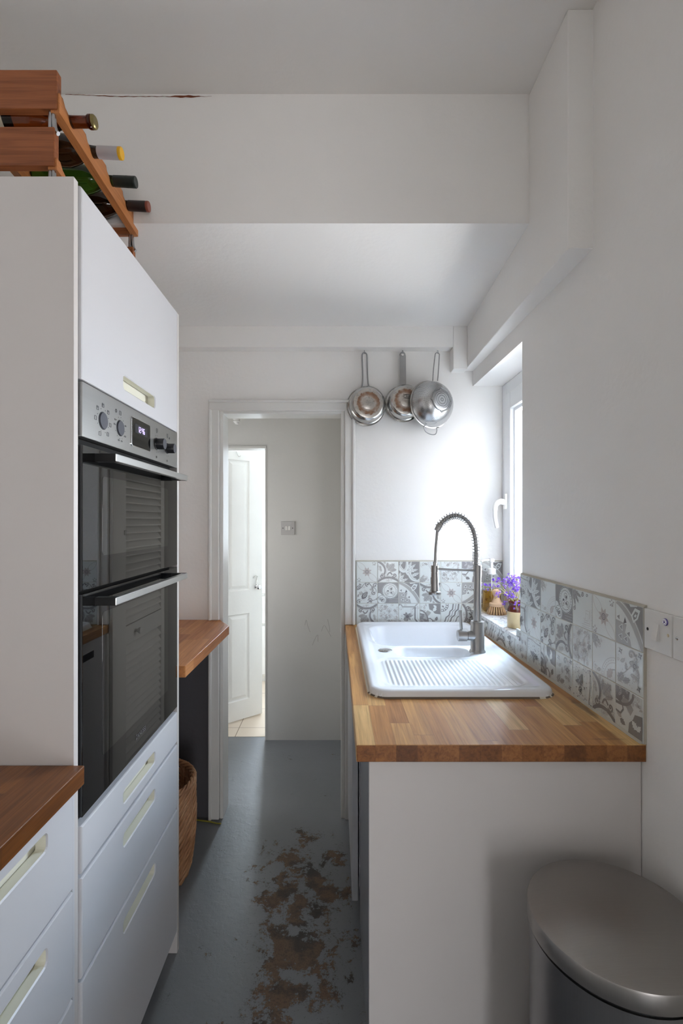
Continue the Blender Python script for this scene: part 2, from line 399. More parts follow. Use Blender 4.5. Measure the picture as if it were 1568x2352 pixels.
# ceilings
b = nb(); box(b, -1.5, 1.75, -2.5, 1.53, 2.755, 2.83); struct('ceiling', b, 'ceiling_white', 'high white ceiling over the near end of the kitchen', 'ceiling')
b = nb(); zl0, zl1 = zr(.938), zr(.898)
hexa(b, [(-1.2, 1.525, zl0), (.64, 1.525, zl0), (.64, 2.31, zl1), (-1.2, 2.31, zl1)], [(-1.2, 1.525, 2.80), (.64, 1.525, 2.80), (.64, 2.31, 2.80), (-1.2, 2.31, 2.80)])
def crack(pts, wid, y):
    for (x0, z0, w0), (x1, z1, w1) in zip(pts, pts[1:]):
        vs = [b.verts.new((x, y, z)) for x, z in ((x0, z0-w0), (x1, z1-w1), (x1, z1+w1), (x0, z0+w0))]
        f = b.faces.new(vs); f.material_index = 1
pts = []
for i, px in enumerate(range(150, 492, 6)):
    q = W(px, 216+min(1, (px-150)/120)*5.5+math.sin(px*.23)*.5, 1.524); w = .0005+.0006*R.random()
    if 392 < px < 462: w = .0012+.0022*math.sin((px-392)/70*PI)*(.5+R.random())
    elif px > 470: w = .0003
    elif 220 < px < 330 and R.random() < .4: w = .0012
    pts.append((q.x, min(q.z, 2.7535), w))
crack(pts, 0, 1.524)
struct('ceiling_lowered', b, ['wall_white', 'crack'], 'lowered white ceiling with a deep beam face over the sink end', 'ceiling')
b = nb(); box(b, -1.35, .95, 2.395, 3.125, 2.28, 2.33); box(b, -1.7, .5, 3.2, 4.75, 2.28, 2.33); struct('ceiling_hall', b, 'ceiling_white', 'white ceiling of the hall and the bathroom', 'ceiling')
# right wall with window opening
yw0, yw1, zw0, zw1 = 1.726, 2.30, zr(-.415)-.012, zr(.641)
b = nb()
def wr(y0, y1, z0, z1):
    hexa(b, [(wx(y0), y0, z0), (.87, y0, z0), (.87, y1, z0), (wx(y1), y1, z0)], [(wx(y0), y0, z1), (.87, y0, z1), (.87, y1, z1), (wx(y1), y1, z1)])
wr(-.55, yw0, 0, 2.755); wr(yw0, 2.31, 0, zw0); wr(yw0, 2.31, zw1, 2.755)
bmesh.ops.remove_doubles(b, verts=b.verts, dist=1e-5)
struct('wall_right', b, 'wall_white', 'white painted right wall with the window opening by the sink', 'wall')
b = nb(); box(b, .70, 1.75, -.65, -.55, 0, 2.755); box(b, 1.65, 1.75, -2.5, -.65, 0, 2.755); struct('wall_alcove', b, 'wall_white', 'white wall of the room behind the viewpoint', 'wall')
b = nb(); box(b, -1.25, -1.14, -2.5, 2.31, 0, 2.755); struct('wall_left', b, 'wall_white', 'white left wall behind the tall oven unit', 'wall')
b = nb(); box(b, -1.25, .62, -2.6, -2.5, 0, 2.755); box(b, 1.40, 1.75, -2.6, -2.5, 0, 2.755); box(b, .62, 1.40, -2.6, -2.5, 1.60, 2.755); struct('wall_back', b, 'wall_white', 'white back wall behind the viewpoint', 'wall')  # gap left for the assumed garden door
# far wall with doorway
dx0, dx1, dz = -.548, .039, zr(.5235)
b = nb()
box(b, -1.2, dx0, YF, YF+.10, 0, zr(-.475), mi=1); box(b, -1.2, dx0, YF, YF+.10, zr(-.475), 2.755)
box(b, dx0, dx1, YF, YF+.10, dz, 2.755); box(b, dx1, .87, YF, YF+.10, 0, 2.755)
struct('wall_far', b, ['wall_white', 'dark_grey_wall'], 'white far wall, painted dark grey below the wooden shelf', 'wall')
# door lining + architrave
b = nb(); y0, y1 = YF-.006, YF+.106
box(b, dx0-.002, dx0+.014, y0, y1, 0, dz, .002); box(b, dx1-.014, dx1+.002, y0, y1, 0, dz, .002); box(b, dx0+.0135, dx1-.0135, y0+.0004, y1-.0004, dz-.014, dz+.002, .002)
struct('trim_1', b, 'gloss_white', 'white gloss lining inside the hall doorway', 'door lining')
b = nb(); cw = .052
def arch(x0, x1, z0, z1, side):
    box(b, x0, x1, YF-.019, YF, z0, z1, .004)
# left upright stands on the shelf above, on the floor below
for z0, z1 in ((0, zr(-.5085)), (zr(-.468), dz+.002)):
    box(b, dx0-cw, dx0-.003, YF-.018, YF, z0, z1, .004); box(b, dx0-cw, dx0-cw+.014, YF-.026, YF, z0, z1, .004)
for z0, z1 in ((0, zr(-.531)), (zr(-.4895), dz+.002)):
    box(b, dx1+.003, dx1+cw, YF-.018, YF, z0, z1, .004); box(b, dx1+cw-.014, dx1+cw, YF-.026, YF, z0, z1, .004)
box(b, dx0-cw, dx1+cw, YF-.018, YF, dz-.003, dz+cw-.003, .004); box(b, dx0-cw, dx1+cw, YF-.026, YF, dz+cw-.017, dz+cw-.003, .004)
struct('trim_2', b, 'gloss_white', 'white painted architrave round the hall doorway', 'door frame')
# boxing along right wall, pipe boxing across far wall, small corner boxing
b = nb(); ybx = 1.271
hexa(b, [(.609, ybx, zr(.7166)), (wx(ybx)+.01, ybx, zr(.7166)), (wx(YF)+.01, YF, zr(.712)), (.609, YF, zr(.712))], [(.609, ybx, 2.755), (wx(ybx)+.01, ybx, 2.755), (wx(YF)+.01, YF, 2.755), (.609, YF, 2.755)])
bmesh.ops.bevel(b, geom=list(b.edges), offset=.003, segments=2, profile=.5, affect='EDGES')
struct('trim_3', b, 'wall_white', 'white plastered boxing running along the top of the right wall', 'boxing')
b = nb(); box(b, -1.14, .543, 2.24, YF, zr(.8055), zr(.92), .003); struct('trim_4', b, 'wall_white', 'white pipe boxing across the far wall above the pans', 'boxing')
b = nb(); box(b, .543, .609, 2.238, YF, zr(.703), zr(.92), .003); struct('trim_5', b, 'wall_white', 'short white boxing block in the corner beside the window', 'boxing')
# hall
hx, hy = -.451, 3.118
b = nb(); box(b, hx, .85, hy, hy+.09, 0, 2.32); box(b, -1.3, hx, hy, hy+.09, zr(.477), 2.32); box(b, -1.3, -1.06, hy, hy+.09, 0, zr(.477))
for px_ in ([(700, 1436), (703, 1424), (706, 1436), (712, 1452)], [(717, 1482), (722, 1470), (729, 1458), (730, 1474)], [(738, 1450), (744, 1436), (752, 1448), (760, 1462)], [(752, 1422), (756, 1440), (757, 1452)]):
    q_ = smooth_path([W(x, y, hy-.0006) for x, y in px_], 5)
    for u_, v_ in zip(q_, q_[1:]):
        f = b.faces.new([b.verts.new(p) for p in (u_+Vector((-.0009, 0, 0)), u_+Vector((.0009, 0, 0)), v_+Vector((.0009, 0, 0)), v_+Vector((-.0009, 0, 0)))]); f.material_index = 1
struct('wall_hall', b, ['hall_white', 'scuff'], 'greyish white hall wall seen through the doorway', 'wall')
b = nb(); box(b, hx-.004, hx+.004, hy-.004, hy+.094, 0, zr(.477)); box(b, -1.06, hx+.004, hy-.010, hy+.094, zr(.468), zr(.484), .003)
struct('trim_6', b, 'hall_white', 'plain painted edge round the bathroom doorway', 'door lining')
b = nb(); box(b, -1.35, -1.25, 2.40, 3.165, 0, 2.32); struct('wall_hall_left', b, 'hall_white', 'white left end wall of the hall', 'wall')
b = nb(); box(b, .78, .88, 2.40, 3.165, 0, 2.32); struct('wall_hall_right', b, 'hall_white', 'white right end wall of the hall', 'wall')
# bathroom shell, with an assumed, unseen window opening in its far wall
b = nb(); box(b, -1.7, -.655, 4.62, 4.72, 0, 2.32); box(b, -.29, .45, 4.62, 4.72, 0, 2.32); box(b, -.655, -.29, 4.62, 4.72, 0, 1.02); box(b, -.655, -.29, 4.62, 4.72, 2.06, 2.32)
box(b, -1.7, -1.6, 3.2, 4.62, 0, 2.32); box(b, .38, .45, 3.2, 4.62, 0, 2.32)
struct('wall_bathroom', b, 'bath_wall', 'bright white tiled bathroom walls beyond the open door', 'wall')
# bathroom door leaf, hinged left, swung into the bathroom
hin = Vector((-1.045, 3.135, 0)); dr = Vector((.223, .189, 0)).normalized(); nn = Vector((dr.y, -dr.x, 0)); dl = Vector((-.537, 3.527, 0))
LW = (dl-hin).dot(dr); LW = .66; hin = dl-dr*LW; ztop = zr(.4905)
t = thing('door_1', 'white four-panel door standing open into the bathroom', 'door', hin, None, 'structure')
MD = Matrix(((dr.x, nn.x*-1, 0, 0), (dr.y, nn.y*-1, 0, 0), (0, 0, 1, 0), (0, 0, 0, 1))); MD.translation = hin
# local: x along leaf, y thickness away from viewer, z up ; front face at y=0
b = nb(); z0 = .012; hgt = ztop-z0
panels = []
for (u0, u1) in ((.085, .275), (.385, .575)):
    panels += [(u0, u1, zr(-.515), zr(-.185-.225)), ]
cols = ((.10, .29), (.385, .555))
rows = ((zr(-.415*1.05+.0)-.82+.02, 0),)
rects = []
for u0, u1 in ((.105, .275), (.385, .555)):
    rects.append((u0, u1, zr(-1.265), zr(-.655))); rects.append((u0, u1, zr(-.49), zr(.43)))
us = sorted({0, LW, *[r[0] for r in rects], *[r[1] for r in rects]}); zs = sorted({z0, ztop, *[r[2] for r in rects], *[r[3] for r in rects]})
for i in range(len(us)-1):
    for k in range(len(zs)-1):
        if any(abs(us[i]-r[0]) < 1e-6 and abs(zs[k]-r[2]) < 1e-6 for r in rects): continue
        b.faces.new([b.verts.new(p) for p in ((us[i], 0, zs[k]), (us[i+1], 0, zs[k]), (us[i+1], 0, zs[k+1]), (us[i], 0, zs[k+1]))])
for u0, u1, a0, a1 in rects:
    loops = []
    for ins, dep in ((0, 0), (.006, .010), (.014, .011), (.034, .003), (.040, .003)):
        loops.append([b.verts.new(p) for p in ((u0+ins, dep, a0+ins), (u1-ins, dep, a0+ins), (u1-ins, dep, a1-ins), (u0+ins, dep, a1-ins))])
    for A, B in zip(loops, loops[1:]):
        for q in range(4): b.faces.new([A[q], A[(q+1) % 4], B[(q+1) % 4], B[q]])
    b.faces.new(loops[-1])
for q in (((0, 0, z0), (0, .035, z0), (0, .035, ztop), (0, 0, ztop)), ((LW, 0, z0), (LW, 0, ztop), (LW, .035, ztop), (LW, .035, z0)), ((0, .035, z0), (LW, .035, z0), (LW, .035, ztop), (0, .035, ztop)), ((0, 0, ztop), (0, .035, ztop), (LW, .035, ztop), (LW, 0, ztop)), ((0, 0, z0), (LW, 0, z0), (LW, .035, z0), (0, .035, z0))):
    b.faces.new([b.verts.new(p) for p in q])
bmesh.ops.remove_doubles(b, verts=b.verts, dist=1e-5); bmesh.ops.recalc_face_normals(b, faces=b.faces)
bmesh.ops.transform(b, matrix=MD, verts=b.verts)
obj('door_leaf', b, 'gloss_white', t)
def ld(u, d, z): return MD @ Vector((u, -d, z))       # point on the leaf, d in front of it
# latch hook, knob and scraped cream patch where the old lock was
b = nb(); lathe(b, [(0, 0), (.016, 0), (.016, .004), (.007, .01), (.007, .022), (.017, .032), (.017, .042), (.010, .048), (0, .048)], 20, MD @ Matrix.Translation((.612, 0, zr(-.475))) @ Matrix.Rotation(PI/2, 4, 'X')); obj('door_knob', b, 'chrome', t, smooth=True, label='chrome door knob')
b = nb(); tube(b, smooth_path([ld(.585, .004, zr(-.41)), ld(.60, .008, zr(-.395)), ld(.617, .008, zr(-.40)), ld(.612, .008, zr(-.43)), ld(.607, .008, zr(-.46))], 5), .003, 6); obj('latch_hook', b, 'door_hook', t)
b = nb(); tube(b, smooth_path([ld(.45, .004, ztop-.004), ld(.45, .014, ztop-.016), ld(.455, .02, ztop-.034), ld(.468, .02, ztop-.038), ld(.474, .014, ztop-.03)], 5), .0028, 6); obj('coat_hook', b, 'door_hook', t)
# window in the right wall
t = thing('window_1', 'white plastic casement window over the sill beside the sink', 'window', (.80, 2.0, zr(-.415)), None, 'structure')
FX0, FX1 = .790, .862; fz0, fz1 = zr(-.413), zr(.640); fy0, fy1 = 1.728, 2.299
b = nb(); fw = .052
def ringbox(b, x0, x1, y0, y1, z0, z1, w, bev=.003, wn_=None):
    v = wn_ or w
    box(b, x0, x1, y0, y0+v, z0, z1, bev); box(b, x0, x1, y1-w, y1, z0, z1, bev); box(b, x0, x1, y0+v-.001, y1-w+.001, z0, z0+w, bev); box(b, x0, x1, y0+v-.001, y1-w+.001, z1-w, z1, bev)
ringbox(b, FX0, FX1, fy0, fy1, fz0, fz1, .056, .003, .022); obj('window_frame', b, 'upvc', t)
s = obj('sash', (lambda bb: (ringbox(bb, FX0-.012, FX1-.012, fy0+.024, fy1-.060, fz0+.060, fz1-.060, .075, .003, .035), ringbox(bb, FX0+.004, FX1-.02, fy0+.058, fy1-.134, fz0+.134, fz1-.134, .016, .003, .010), bb)[-1])(nb()), 'upvc', t)
b = nb(); ringbox(b, FX0+.002, FX0+.02, fy0+.021, fy1-.055, fz0+.055, fz1-.055, .006, 0, .004); obj('seal', b, 'seal', t)
b = nb(); box(b, .822, .828, fy0+.062, fy1-.14, fz0+.14, fz1-.14); obj('pane', b, 'pane', t)
hy0 = 2.205; hx0 = FX0-.012; hz = zr(.09)
b = nb(); box(b, hx0-.012, hx0, hy0-.013, hy0+.013, zr(.055), zr(.125), .004)
tube(b, smooth_path([(hx0-.006, hy0, zr(.085)), (hx0-.03, hy0, zr(.090)), (hx0-.05, hy0, zr(.075)), (hx0-.054, hy0, zr(.045)), (hx0-.052, hy0, zr(.01)), (hx0-.044, hy0, zr(-.03))], 6), [.014]*6+[.013]*6+[.012]*6+[.010]*6+[.0095]*6+[.008], 12)
obj('handle', b, 'white_plastic', s, smooth=True)
# sill
b = nb(); hexa(b, [(wx(1.70)-.012, 1.726, zr(-.427)), (.80, 1.726, zr(-.427)), (.80, 2.2995, zr(-.427)), (wx(2.3)-.012, 2.2995, zr(-.427))], [(wx(1.70)-.012, 1.726, zr(-.415)), (.80, 1.726, zr(-.415)), (.80, 2.2995, zr(-.415)), (wx(2.3)-.012, 2.2995, zr(-.415))])
struct('windowsill', b, 'marble', 'white marbled window sill holding the soap and flowers', 'window sill')
# louvred cupboard in the hall, round the corner of the doorway (the oven doors mirror it)
t = thing('door_2', 'white louvred cupboard door in the hall, mirrored in the oven glass', 'cupboard door', (.08, 2.76, 0), None, 'structure')
x0, x1, ya_, yb_ = .062, .094, 2.44, 3.09
b = nb(); box(b, x0, x1, ya_, ya_+.085, .03, 2.0, .002); box(b, x0, x1, yb_-.055, yb_, .03, 2.0, .002)
for z0, z1 in ((.03, .14), (.76, .86), (1.93, 2.0)): box(b, x0+.0005, x1-.0005, ya_+.085, yb_-.055, z0, z1, .002)
f = obj('door_frame', b, 'gloss_white', t)
for z0, z1 in ((.14, .76), (.86, 1.93)):
    b = nb(); z = z0+.004
    while z < z1-.045:
        A = [(x0+.003, z), (x1-.006, z+.034)]
        hexa(b, [(A[0][0], ya_+.085, A[0][1]), (A[0][0], yb_-.055, A[0][1]), (A[1][0], yb_-.055, A[1][1]), (A[1][0], ya_+.085, A[1][1])], [(A[0][0], ya_+.085, A[0][1]+.008), (A[0][0], yb_-.055, A[0][1]+.008), (A[1][0], yb_-.055, A[1][1]+.008), (A[1][0], ya_+.085, A[1][1]+.008)]); z += .040
    obj('louvre_panel', b, 'gloss_white', f)
b = nb(); lathe(b, [(0, 0), (.009, 0), (.008, .012), (.017, .022), (.016, .032), (.009, .036), (0, .037)], 18, Matrix.Translation((x0, 2.64, .815)) @ Matrix.Rotation(-PI/2, 4, 'Y')); obj('knob', b, 'white_plastic', f, smooth=True)
b = nb(); box(b, x0-.008, x0+.001, 2.500, 2.512, 1.338, 1.362, .002); obj('latch', b, 'steel_pan', f)
b = nb(); box(b, x1, x1+.03, 2.402, 3.116, 0, 2.28); obj('surround', b, 'hall_white', t)
t = thing('door_3_assumed', 'assumed low glazed garden door, unseen behind the viewpoint', 'door', (1.01, -2.55, 0), None, 'structure')  # unseen door, assumed from the bin's shadow, added around the lamp behind it
b = nb()
for q in ((.62, .66, 0, 1.60), (1.36, 1.40, 0, 1.60), (.66, 1.36, 0, .05), (.66, 1.36, 1.56, 1.60)): box(b, q[0], q[1], -2.58, -2.53, q[2], q[3], .003)
obj('door_frame', b, 'upvc', t); b = nb(); box(b, .66, 1.36, -2.558, -2.552, .05, 1.56); obj('pane', b, 'pane', t)
# outside
b = nb(); box(b, 2.4, 2.5, .2, 5.2, -.3, 1.75); struct('wall_garden', b, 'garden_brick', 'pale brick garden wall outside the window', 'wall')
b = nb(); box(b, .9, 2.4, .2, 5.2, -.35, -.3); struct('floor_outside', b, 'paving', 'pale paving outside', 'paving')
# ================================================================== LEFT SIDE : TALL OVEN UNIT
DX = -.516                                            # plane of the door and drawer fronts
def front(bm, x, y0, y1, z0, z1, th=.02, slot=None, bev=.0035):
    """board facing +X; slot=(y0,y1,z0,z1) is cut right through it"""
    b = nb()
    def loop(pts, xx): return [b.verts.new((xx, p[0], p[1])) for p in pts]
    def rect(i): return [(y0+i, z0+i), (y1-i, z0+i), (y1-i, z1-i), (y0+i, z1-i)]
    fl = [loop(rect(bev), x), loop(rect(bev*.3), x-bev*.3), loop(rect(0), x-bev), loop(rect(0), x-th)]
    for A, B in zip(fl, fl[1:]):
        for k in range(4): b.faces.new([A[k], A[(k+1) % 4], B[(k+1) % 4], B[k]])
    if slot:
        sp = rrect(slot[0], slot[1], slot[2], slot[3], .009, 4); n = len(sp)
        for xx, ol in ((x, fl[0]), (x-th, fl[-1])):
            if xx == x:
                spo = rrect(slot[0]-.0025, slot[1]+.0025, slot[2]-.0025, slot[3]+.0025, .0115, 4); il = loop(spo, xx); inn = loop(sp, xx-.0025)
                for k in range(n): b.faces.new([il[k], il[(k+1) % n], inn[(k+1) % n], inn[k]])
            else: il = loop(sp, xx); back = il
            ed = []
            for L in (ol, il):
                for k in range(len(L)):
                    a, c = L[k], L[(k+1) % len(L)]; e = b.edges.get((a, c)) or b.edges.new((a, c)); ed.append(e)
            bmesh.ops.triangle_fill(b, use_beauty=True, edges=ed)
        for k in range(n): b.faces.new([inn[k], inn[(k+1) % n], back[(k+1) % n], back[k]]).material_index = 1
    else:
        b.faces.new(fl[0]); b.faces.new(fl[-1])
    bmesh.ops.recalc_face_normals(b, faces=b.faces)
    return join(bm, b)
def recess(x, slot, dep=.024, th=.02):
    b = nb(); y0, y1, z0, z1 = slot; y0 -= .012; y1 += .004; z0 -= .003; z1 += .012
    box(b, x-dep-.004, x-dep, y0, y1, z0, z1)                           # back
    box(b, x-dep, x-.0195, y0, y1, z0-.003, z0)                          # ledge
    box(b, x-dep, x-.0195, y1-.0005, y1+.0025, z0, z1); box(b, x-dep, x-.0195, y0-.0025, y0+.0005, z0, z1); box(b, x-dep, x-.0195, y0, y1, z1-.0005, z1+.002)
    return b
TY0, TY1 = .984, 1.577
t = thing('tall_oven_cabinet', 'tall white housing unit around the built-in double oven', 'cabinet', (-.80, 1.28, 0))
b = nb(); box(b, -1.10, -.521, .963, .9795, 0, zr(.686), .0012); obj('side_panel', b, 'cabinet_panel', t)
b = nb(); box(b, -1.10, -.517, 1.579, 1.596, 0, zr(.680), .0012); obj('side_panel', b, 'cabinet_panel', t)
b = nb(); box(b, -1.10, -.545, .980, 1.5785, zr(.662), zr(.680)); box(b, -1.10, -.545, .980, 1.5785, zr(.270), zr(.2865)); box(b, -1.10, -.545, .980, 1.5785, zr(-.622), zr(-.606)); box(b, -1.10, -1.09, .980, 1.5785, .08, zr(.662)); box(b, -1.09, -.538, .9795, .983, .08, zr(.68)); obj('carcass', b, 'cabinet_white', t)
b = nb(); box(b, -1.05, -.585, .980, 1.5785, 0, .078); obj('plinth', b, 'cabinet_white', t)
sy0, sy1 = 1.178, 1.384
sl = (sy0, sy1, zr(.3225), zr(.3555))
f = obj('flap_door', front(nb(), DX, TY0-.002, TY1, zr(.289), zr(.680), slot=sl), ['cabinet_white', 'recess_cream'], t)
obj('handle_recess', recess(DX, sl), 'recess_cream', f)
for za, zb in ((zr(-.718), zr(-.621)), (zr(-.931), zr(-.727)), (zr(-1.335), zr(-.938))):
    sl = (sy0, sy1, zb-.0685, zb-.0365)
    f = obj('drawer', front(nb(), DX, TY0, TY1, za, zb, slot=sl), ['cabinet_white', 'recess_cream'], t)
    obj('handle_recess', recess(DX, sl), 'recess_cream', f)
# ------------------------------------------------------------------ double oven
ov = thing('double_oven', 'black glass and steel double oven built into the tall white unit', 'oven', (-.53, 1.28, zr(-.604)))
OY0, OY1 = .986, 1.576
b = nb(); box(b, -1.05, -.548, 1.0, 1.56, zr(-.60), zr(.285)); box(b, -.548, -.541, OY0+.006, OY1-.004, zr(-.602), zr(.17)); obj('oven_body', b, 'deep_black', ov)
b = nb(); box(b, -.546, DX, OY0, OY1, zr(.1725), zr(.2858), .0015); cp = obj('control_panel', b, 'steel_panel', ov, label='brushed steel control panel')
RX = Matrix.Rotation(PI/2, 4, 'Y'); ib = nb()
def on(y, z, x=DX): return Matrix.Translation((x, y, z)) @ RX
kz = zr(.2225)
def face_m(y, z, d=.0006): return frame((DX+d, y, z), (0, 1, 0), (0, 0, 1))
for y, r, outd in ((1.0735, .0185, 0), (1.159, .018, 0), (1.396, .0165, 1), (1.483, .0155, 1)):
    b = nb()
    if outd: lathe(b, [(0, -.004), (r+.001, -.004), (r+.001, .001), (r*.96, .002), (r*.96, .022), (r*.9, .0235), (0, .0235)], 36, on(y, kz), mis=[0, 0, 0, 0, 0, 1])
    else: lathe(b, [(0, -.003), (r+.0012, -.003), (r+.0012, .0006), (r*.97, .0008), (r*.95, .003), (0, .0034)], 36, on(y, kz), mis=[0, 0, 0, 1, 1])
    kb = obj('knob', b, ['knob_dark', 'knob_face'], cp, smooth=True)
    # ring of tick marks and little pictograms
    for k in range(8 if r > .0182 else 12):
        a = 2*PI*k/(8 if r > .0182 else 12)+PI/8
        yy, zz = y+math.cos(a)*(r+.008), kz+math.sin(a)*(r+.008)
        if outd and abs(math.sin(a)) < .8: continue
        box(ib, DX+.0002, DX+.0007, yy-.0007, yy+.0007, zz-.0007, zz+.0007)
    def sq(yy, zz, s=.0042, ht=None):
        ht = ht or s
        for q in ((yy-s, yy+s, zz-ht, zz-ht+.0007), (yy-s, yy+s, zz+ht-.0007, zz+ht), (yy-s, yy-s+.0007, zz-ht, zz+ht), (yy+s-.0007, yy+s, zz-ht, zz+ht)): box(ib, DX+.0002, DX+.0007, *q)
    if y < 1.1:
        for a in (90, 45, -5, -50, -115, 180, 137):
            sq(y+math.cos(math.radians(a))*.034, kz+math.sin(math.radians(a))*.034, .004, .0045)
            if a in (90, 137, 45): box(ib, DX+.0002, DX+.0007, y+math.cos(math.radians(a))*.034-.003, y+math.cos(math.radians(a))*.034+.003, kz+math.sin(math.radians(a))*.034+.001, kz+math.sin(math.radians(a))*.034+.0028)
    elif y < 1.2:
        sq(y, kz+.036, .0045, .005); lathe(ib, [(.0028, 0), (.0042, .0007), (.0028, .0007)], 14, on(y-.022, kz+.037))
        for a in (150, 172, 20, -30, -75, -105): sq(y+math.cos(math.radians(a))*.031, kz+math.sin(math.radians(a))*.031, .003, .0018)
    else:
        sq(y, kz+.040, .004, .0045); box(ib, DX+.0002, DX+.0007, y-.002, y+.002, kz+.032, kz+.0345); sq(y-.002, kz-.038, .0022, .003)
        if y > 1.45: lathe(ib, [(.0022, 0), (.0034, .0007), (.0022, .0007)], 12, on(y+.018, kz+.034))
obj('printed_marking', ib, 'icon_ink', cp)
b = nb(); prism_pts = rrect(1.2185, 1.3415, zr(.1905), zr(.2655), .006, 4)
bb = nb(); lo = [bb.verts.new((DX-.002, p[0], p[1])) for p in prism_pts]; hi = [bb.verts.new((DX+.0022, p[0], p[1])) for p in prism_pts]
ins = rrect(1.2205, 1.3395, zr(.1925), zr(.2635), .005, 4); hi2 = [bb.verts.new((DX+.0026, p[0], p[1])) for p in ins]; n = len(lo)
for k in range(n):
    bb.faces.new([lo[k], lo[(k+1) % n], hi[(k+1) % n], hi[k]]); bb.faces.new([hi[k], hi[(k+1) % n], hi2[(k+1) % n], hi2[k]])
fc = bb.faces.new(hi2); fc.material_index = 1
bmesh.ops.recalc_face_normals(bb, faces=bb.faces); dp = obj('display', bb, ['chrome', 'black_gloss'], cp, label='black clock display')
b = nb(); box(b, DX+.0024, DX+.0029, 1.238, 1.318, zr(.2275), zr(.2505)); obj('display_screen', b, 'knob_dark', cp)
segs = {'1': 'bc', '2': 'abged', '4': 'fgbc', '6': 'afgedc'}
b = nb()
def digit(ch, y, z, w=.0075, h=.0145, s=.0014):
    S = {'a': (y, y+w, z+h-s, z+h), 'g': (y, y+w, z+h/2-s/2, z+h/2+s/2), 'd': (y, y+w, z, z+s), 'f': (y, y+s, z+h/2, z+h), 'b': (y+w-s, y+w, z+h/2, z+h), 'e': (y, y+s, z, z+h/2), 'c': (y+w-s, y+w, z, z+h/2)}
    for k in segs[ch]: box(b, DX+.0028, DX+.0036, *S[k])
y = 1.2560
for ch in '12:46':
    if ch == ':':
        for zz in (.2345, .2405): box(b, DX+.0028, DX+.0036, y, y+.0014, zr(zz), zr(zz)+.0014)
        y += .0045
    else: digit(ch, y, zr(.2315)); y += .0105
obj('clock_digits', b, 'display_glow', cp)
def oven_door(z0, z1, w0, w1, hz):
    b = nb(); box(b, -.546, DX, OY0, OY1, z0, z1, .0012); d = obj('oven_door', b, 'black_glass', ov)
    b = nb(); bb = nb(); pr = rrect(1.0705, 1.4865, w0, w1, .008, 4)
    bb.faces.new([bb.verts.new((DX+.0004, p[0], p[1])) for p in pr]); ext = bmesh.ops.extrude_face_region(bb, geom=list(bb.faces)); bmesh.ops.translate(bb, vec=(-.001, 0, 0), verts=[v for v in ext['geom'] if isinstance(v, bmesh.types.BMVert)])
    bmesh.ops.recalc_face_normals(bb, faces=bb.faces); obj('viewing_window', bb, 'window_glass_dark', d, label='dark viewing window of the oven door')
    b = nb(); box(b, -.485, -.470, 1.037, 1.536, hz-.0085, hz+.0085, .0015); hb = obj('handle', b, 'steel_bar', d, label='brushed aluminium bar handle')
    for a0, a1 in ((1.0365, 1.056), (1.517, 1.5365)):
        b = nb(); box(b, DX-.001, -.4715, a0, a1, hz-.0088, hz+.0088, .001); obj('handle_bracket', b, 'black_plastic', d)
    return d
oven_door(zr(-.142), zr(.156), zr(-.076), zr(.099), zr(.1365))
d = oven_door(zr(-.604), zr(-.1496), zr(-.519), zr(-.201), zr(-.1725))
lb = text_bm('ZANUSSI', .0175, face_m(1.279, zr(-.5595)), .0003, .92); obj('lettering', lb, 'logo_ink', d)
# vent strip between panel and upper door
b = nb(); box(b, -.541, -.534, OY0+.012, OY1-.02, zr(.1575), zr(.171)); obj('vent_strip', b, 'deep_black', ov)
# ------------------------------------------------------------------ low drawer unit and its worktop, near left
t = thing('base_drawer_cabinet', 'low white drawer unit under the dark wooden worktop, near left', 'cabinet', (-.80, .755, 0))
b = nb(); box(b, -1.10, -.5475, .545, .961, .08, zr(-.523)); box(b, -.5475, -.5185, .9535, .9615, .08, zr(-.523), .001); obj('carcass', b, 'cabinet_white', t)
b = nb(); box(b, -1.05, -.585, .545, .961, 0, .078); obj('plinth', b, 'cabinet_white', t)
for za, zb in ((zr(-.723), zr(-.527)), (zr(-.935), zr(-.7285)), (zr(-1.335), zr(-.9405))):
    q = .030 if zb > zr(-.6) else .0335
    sl = (.652, .866, zb-q-.031, zb-q)
    f = obj('drawer', front(nb(), DX, .548, .952, za, zb, slot=sl), ['cabinet_white', 'recess_cream'], t)
    obj('handle_recess', recess(DX, sl), 'recess_cream', f)
b = nb(); box(b, -1.12, -.499, .47, .962, zr(-.522), zr(-.485), .002); tag(obj('wooden_worktop', b, 'worktop_dark'), 'dark oiled wooden worktop on the low drawer unit, near left', 'worktop')
# ------------------------------------------------------------------ wooden shelf at the far left
b = nb()
zt0, zt1 = zr(-.482), zr(-.468); poly = [(-1.135, 1.610), (-.500, 1.610), (-.480, 2.178), (-.551, 2.2985), (-1.135, 2.2985)]
def zt(y): return zt0+(zt1-zt0)*(y-1.61)/.69
hexa(b, [(x, y, zt(y)-.0385) for x, y in poly], [(x, y, zt(y)) for x, y in poly])
bmesh.ops.bevel(b, geom=list(b.edges), offset=.0015, segments=2, profile=.5, affect='EDGES')
tag(obj('wooden_shelf', b, 'shelf_oak'), 'orange-brown wooden shelf with a clipped corner beside the doorway', 'shelf')
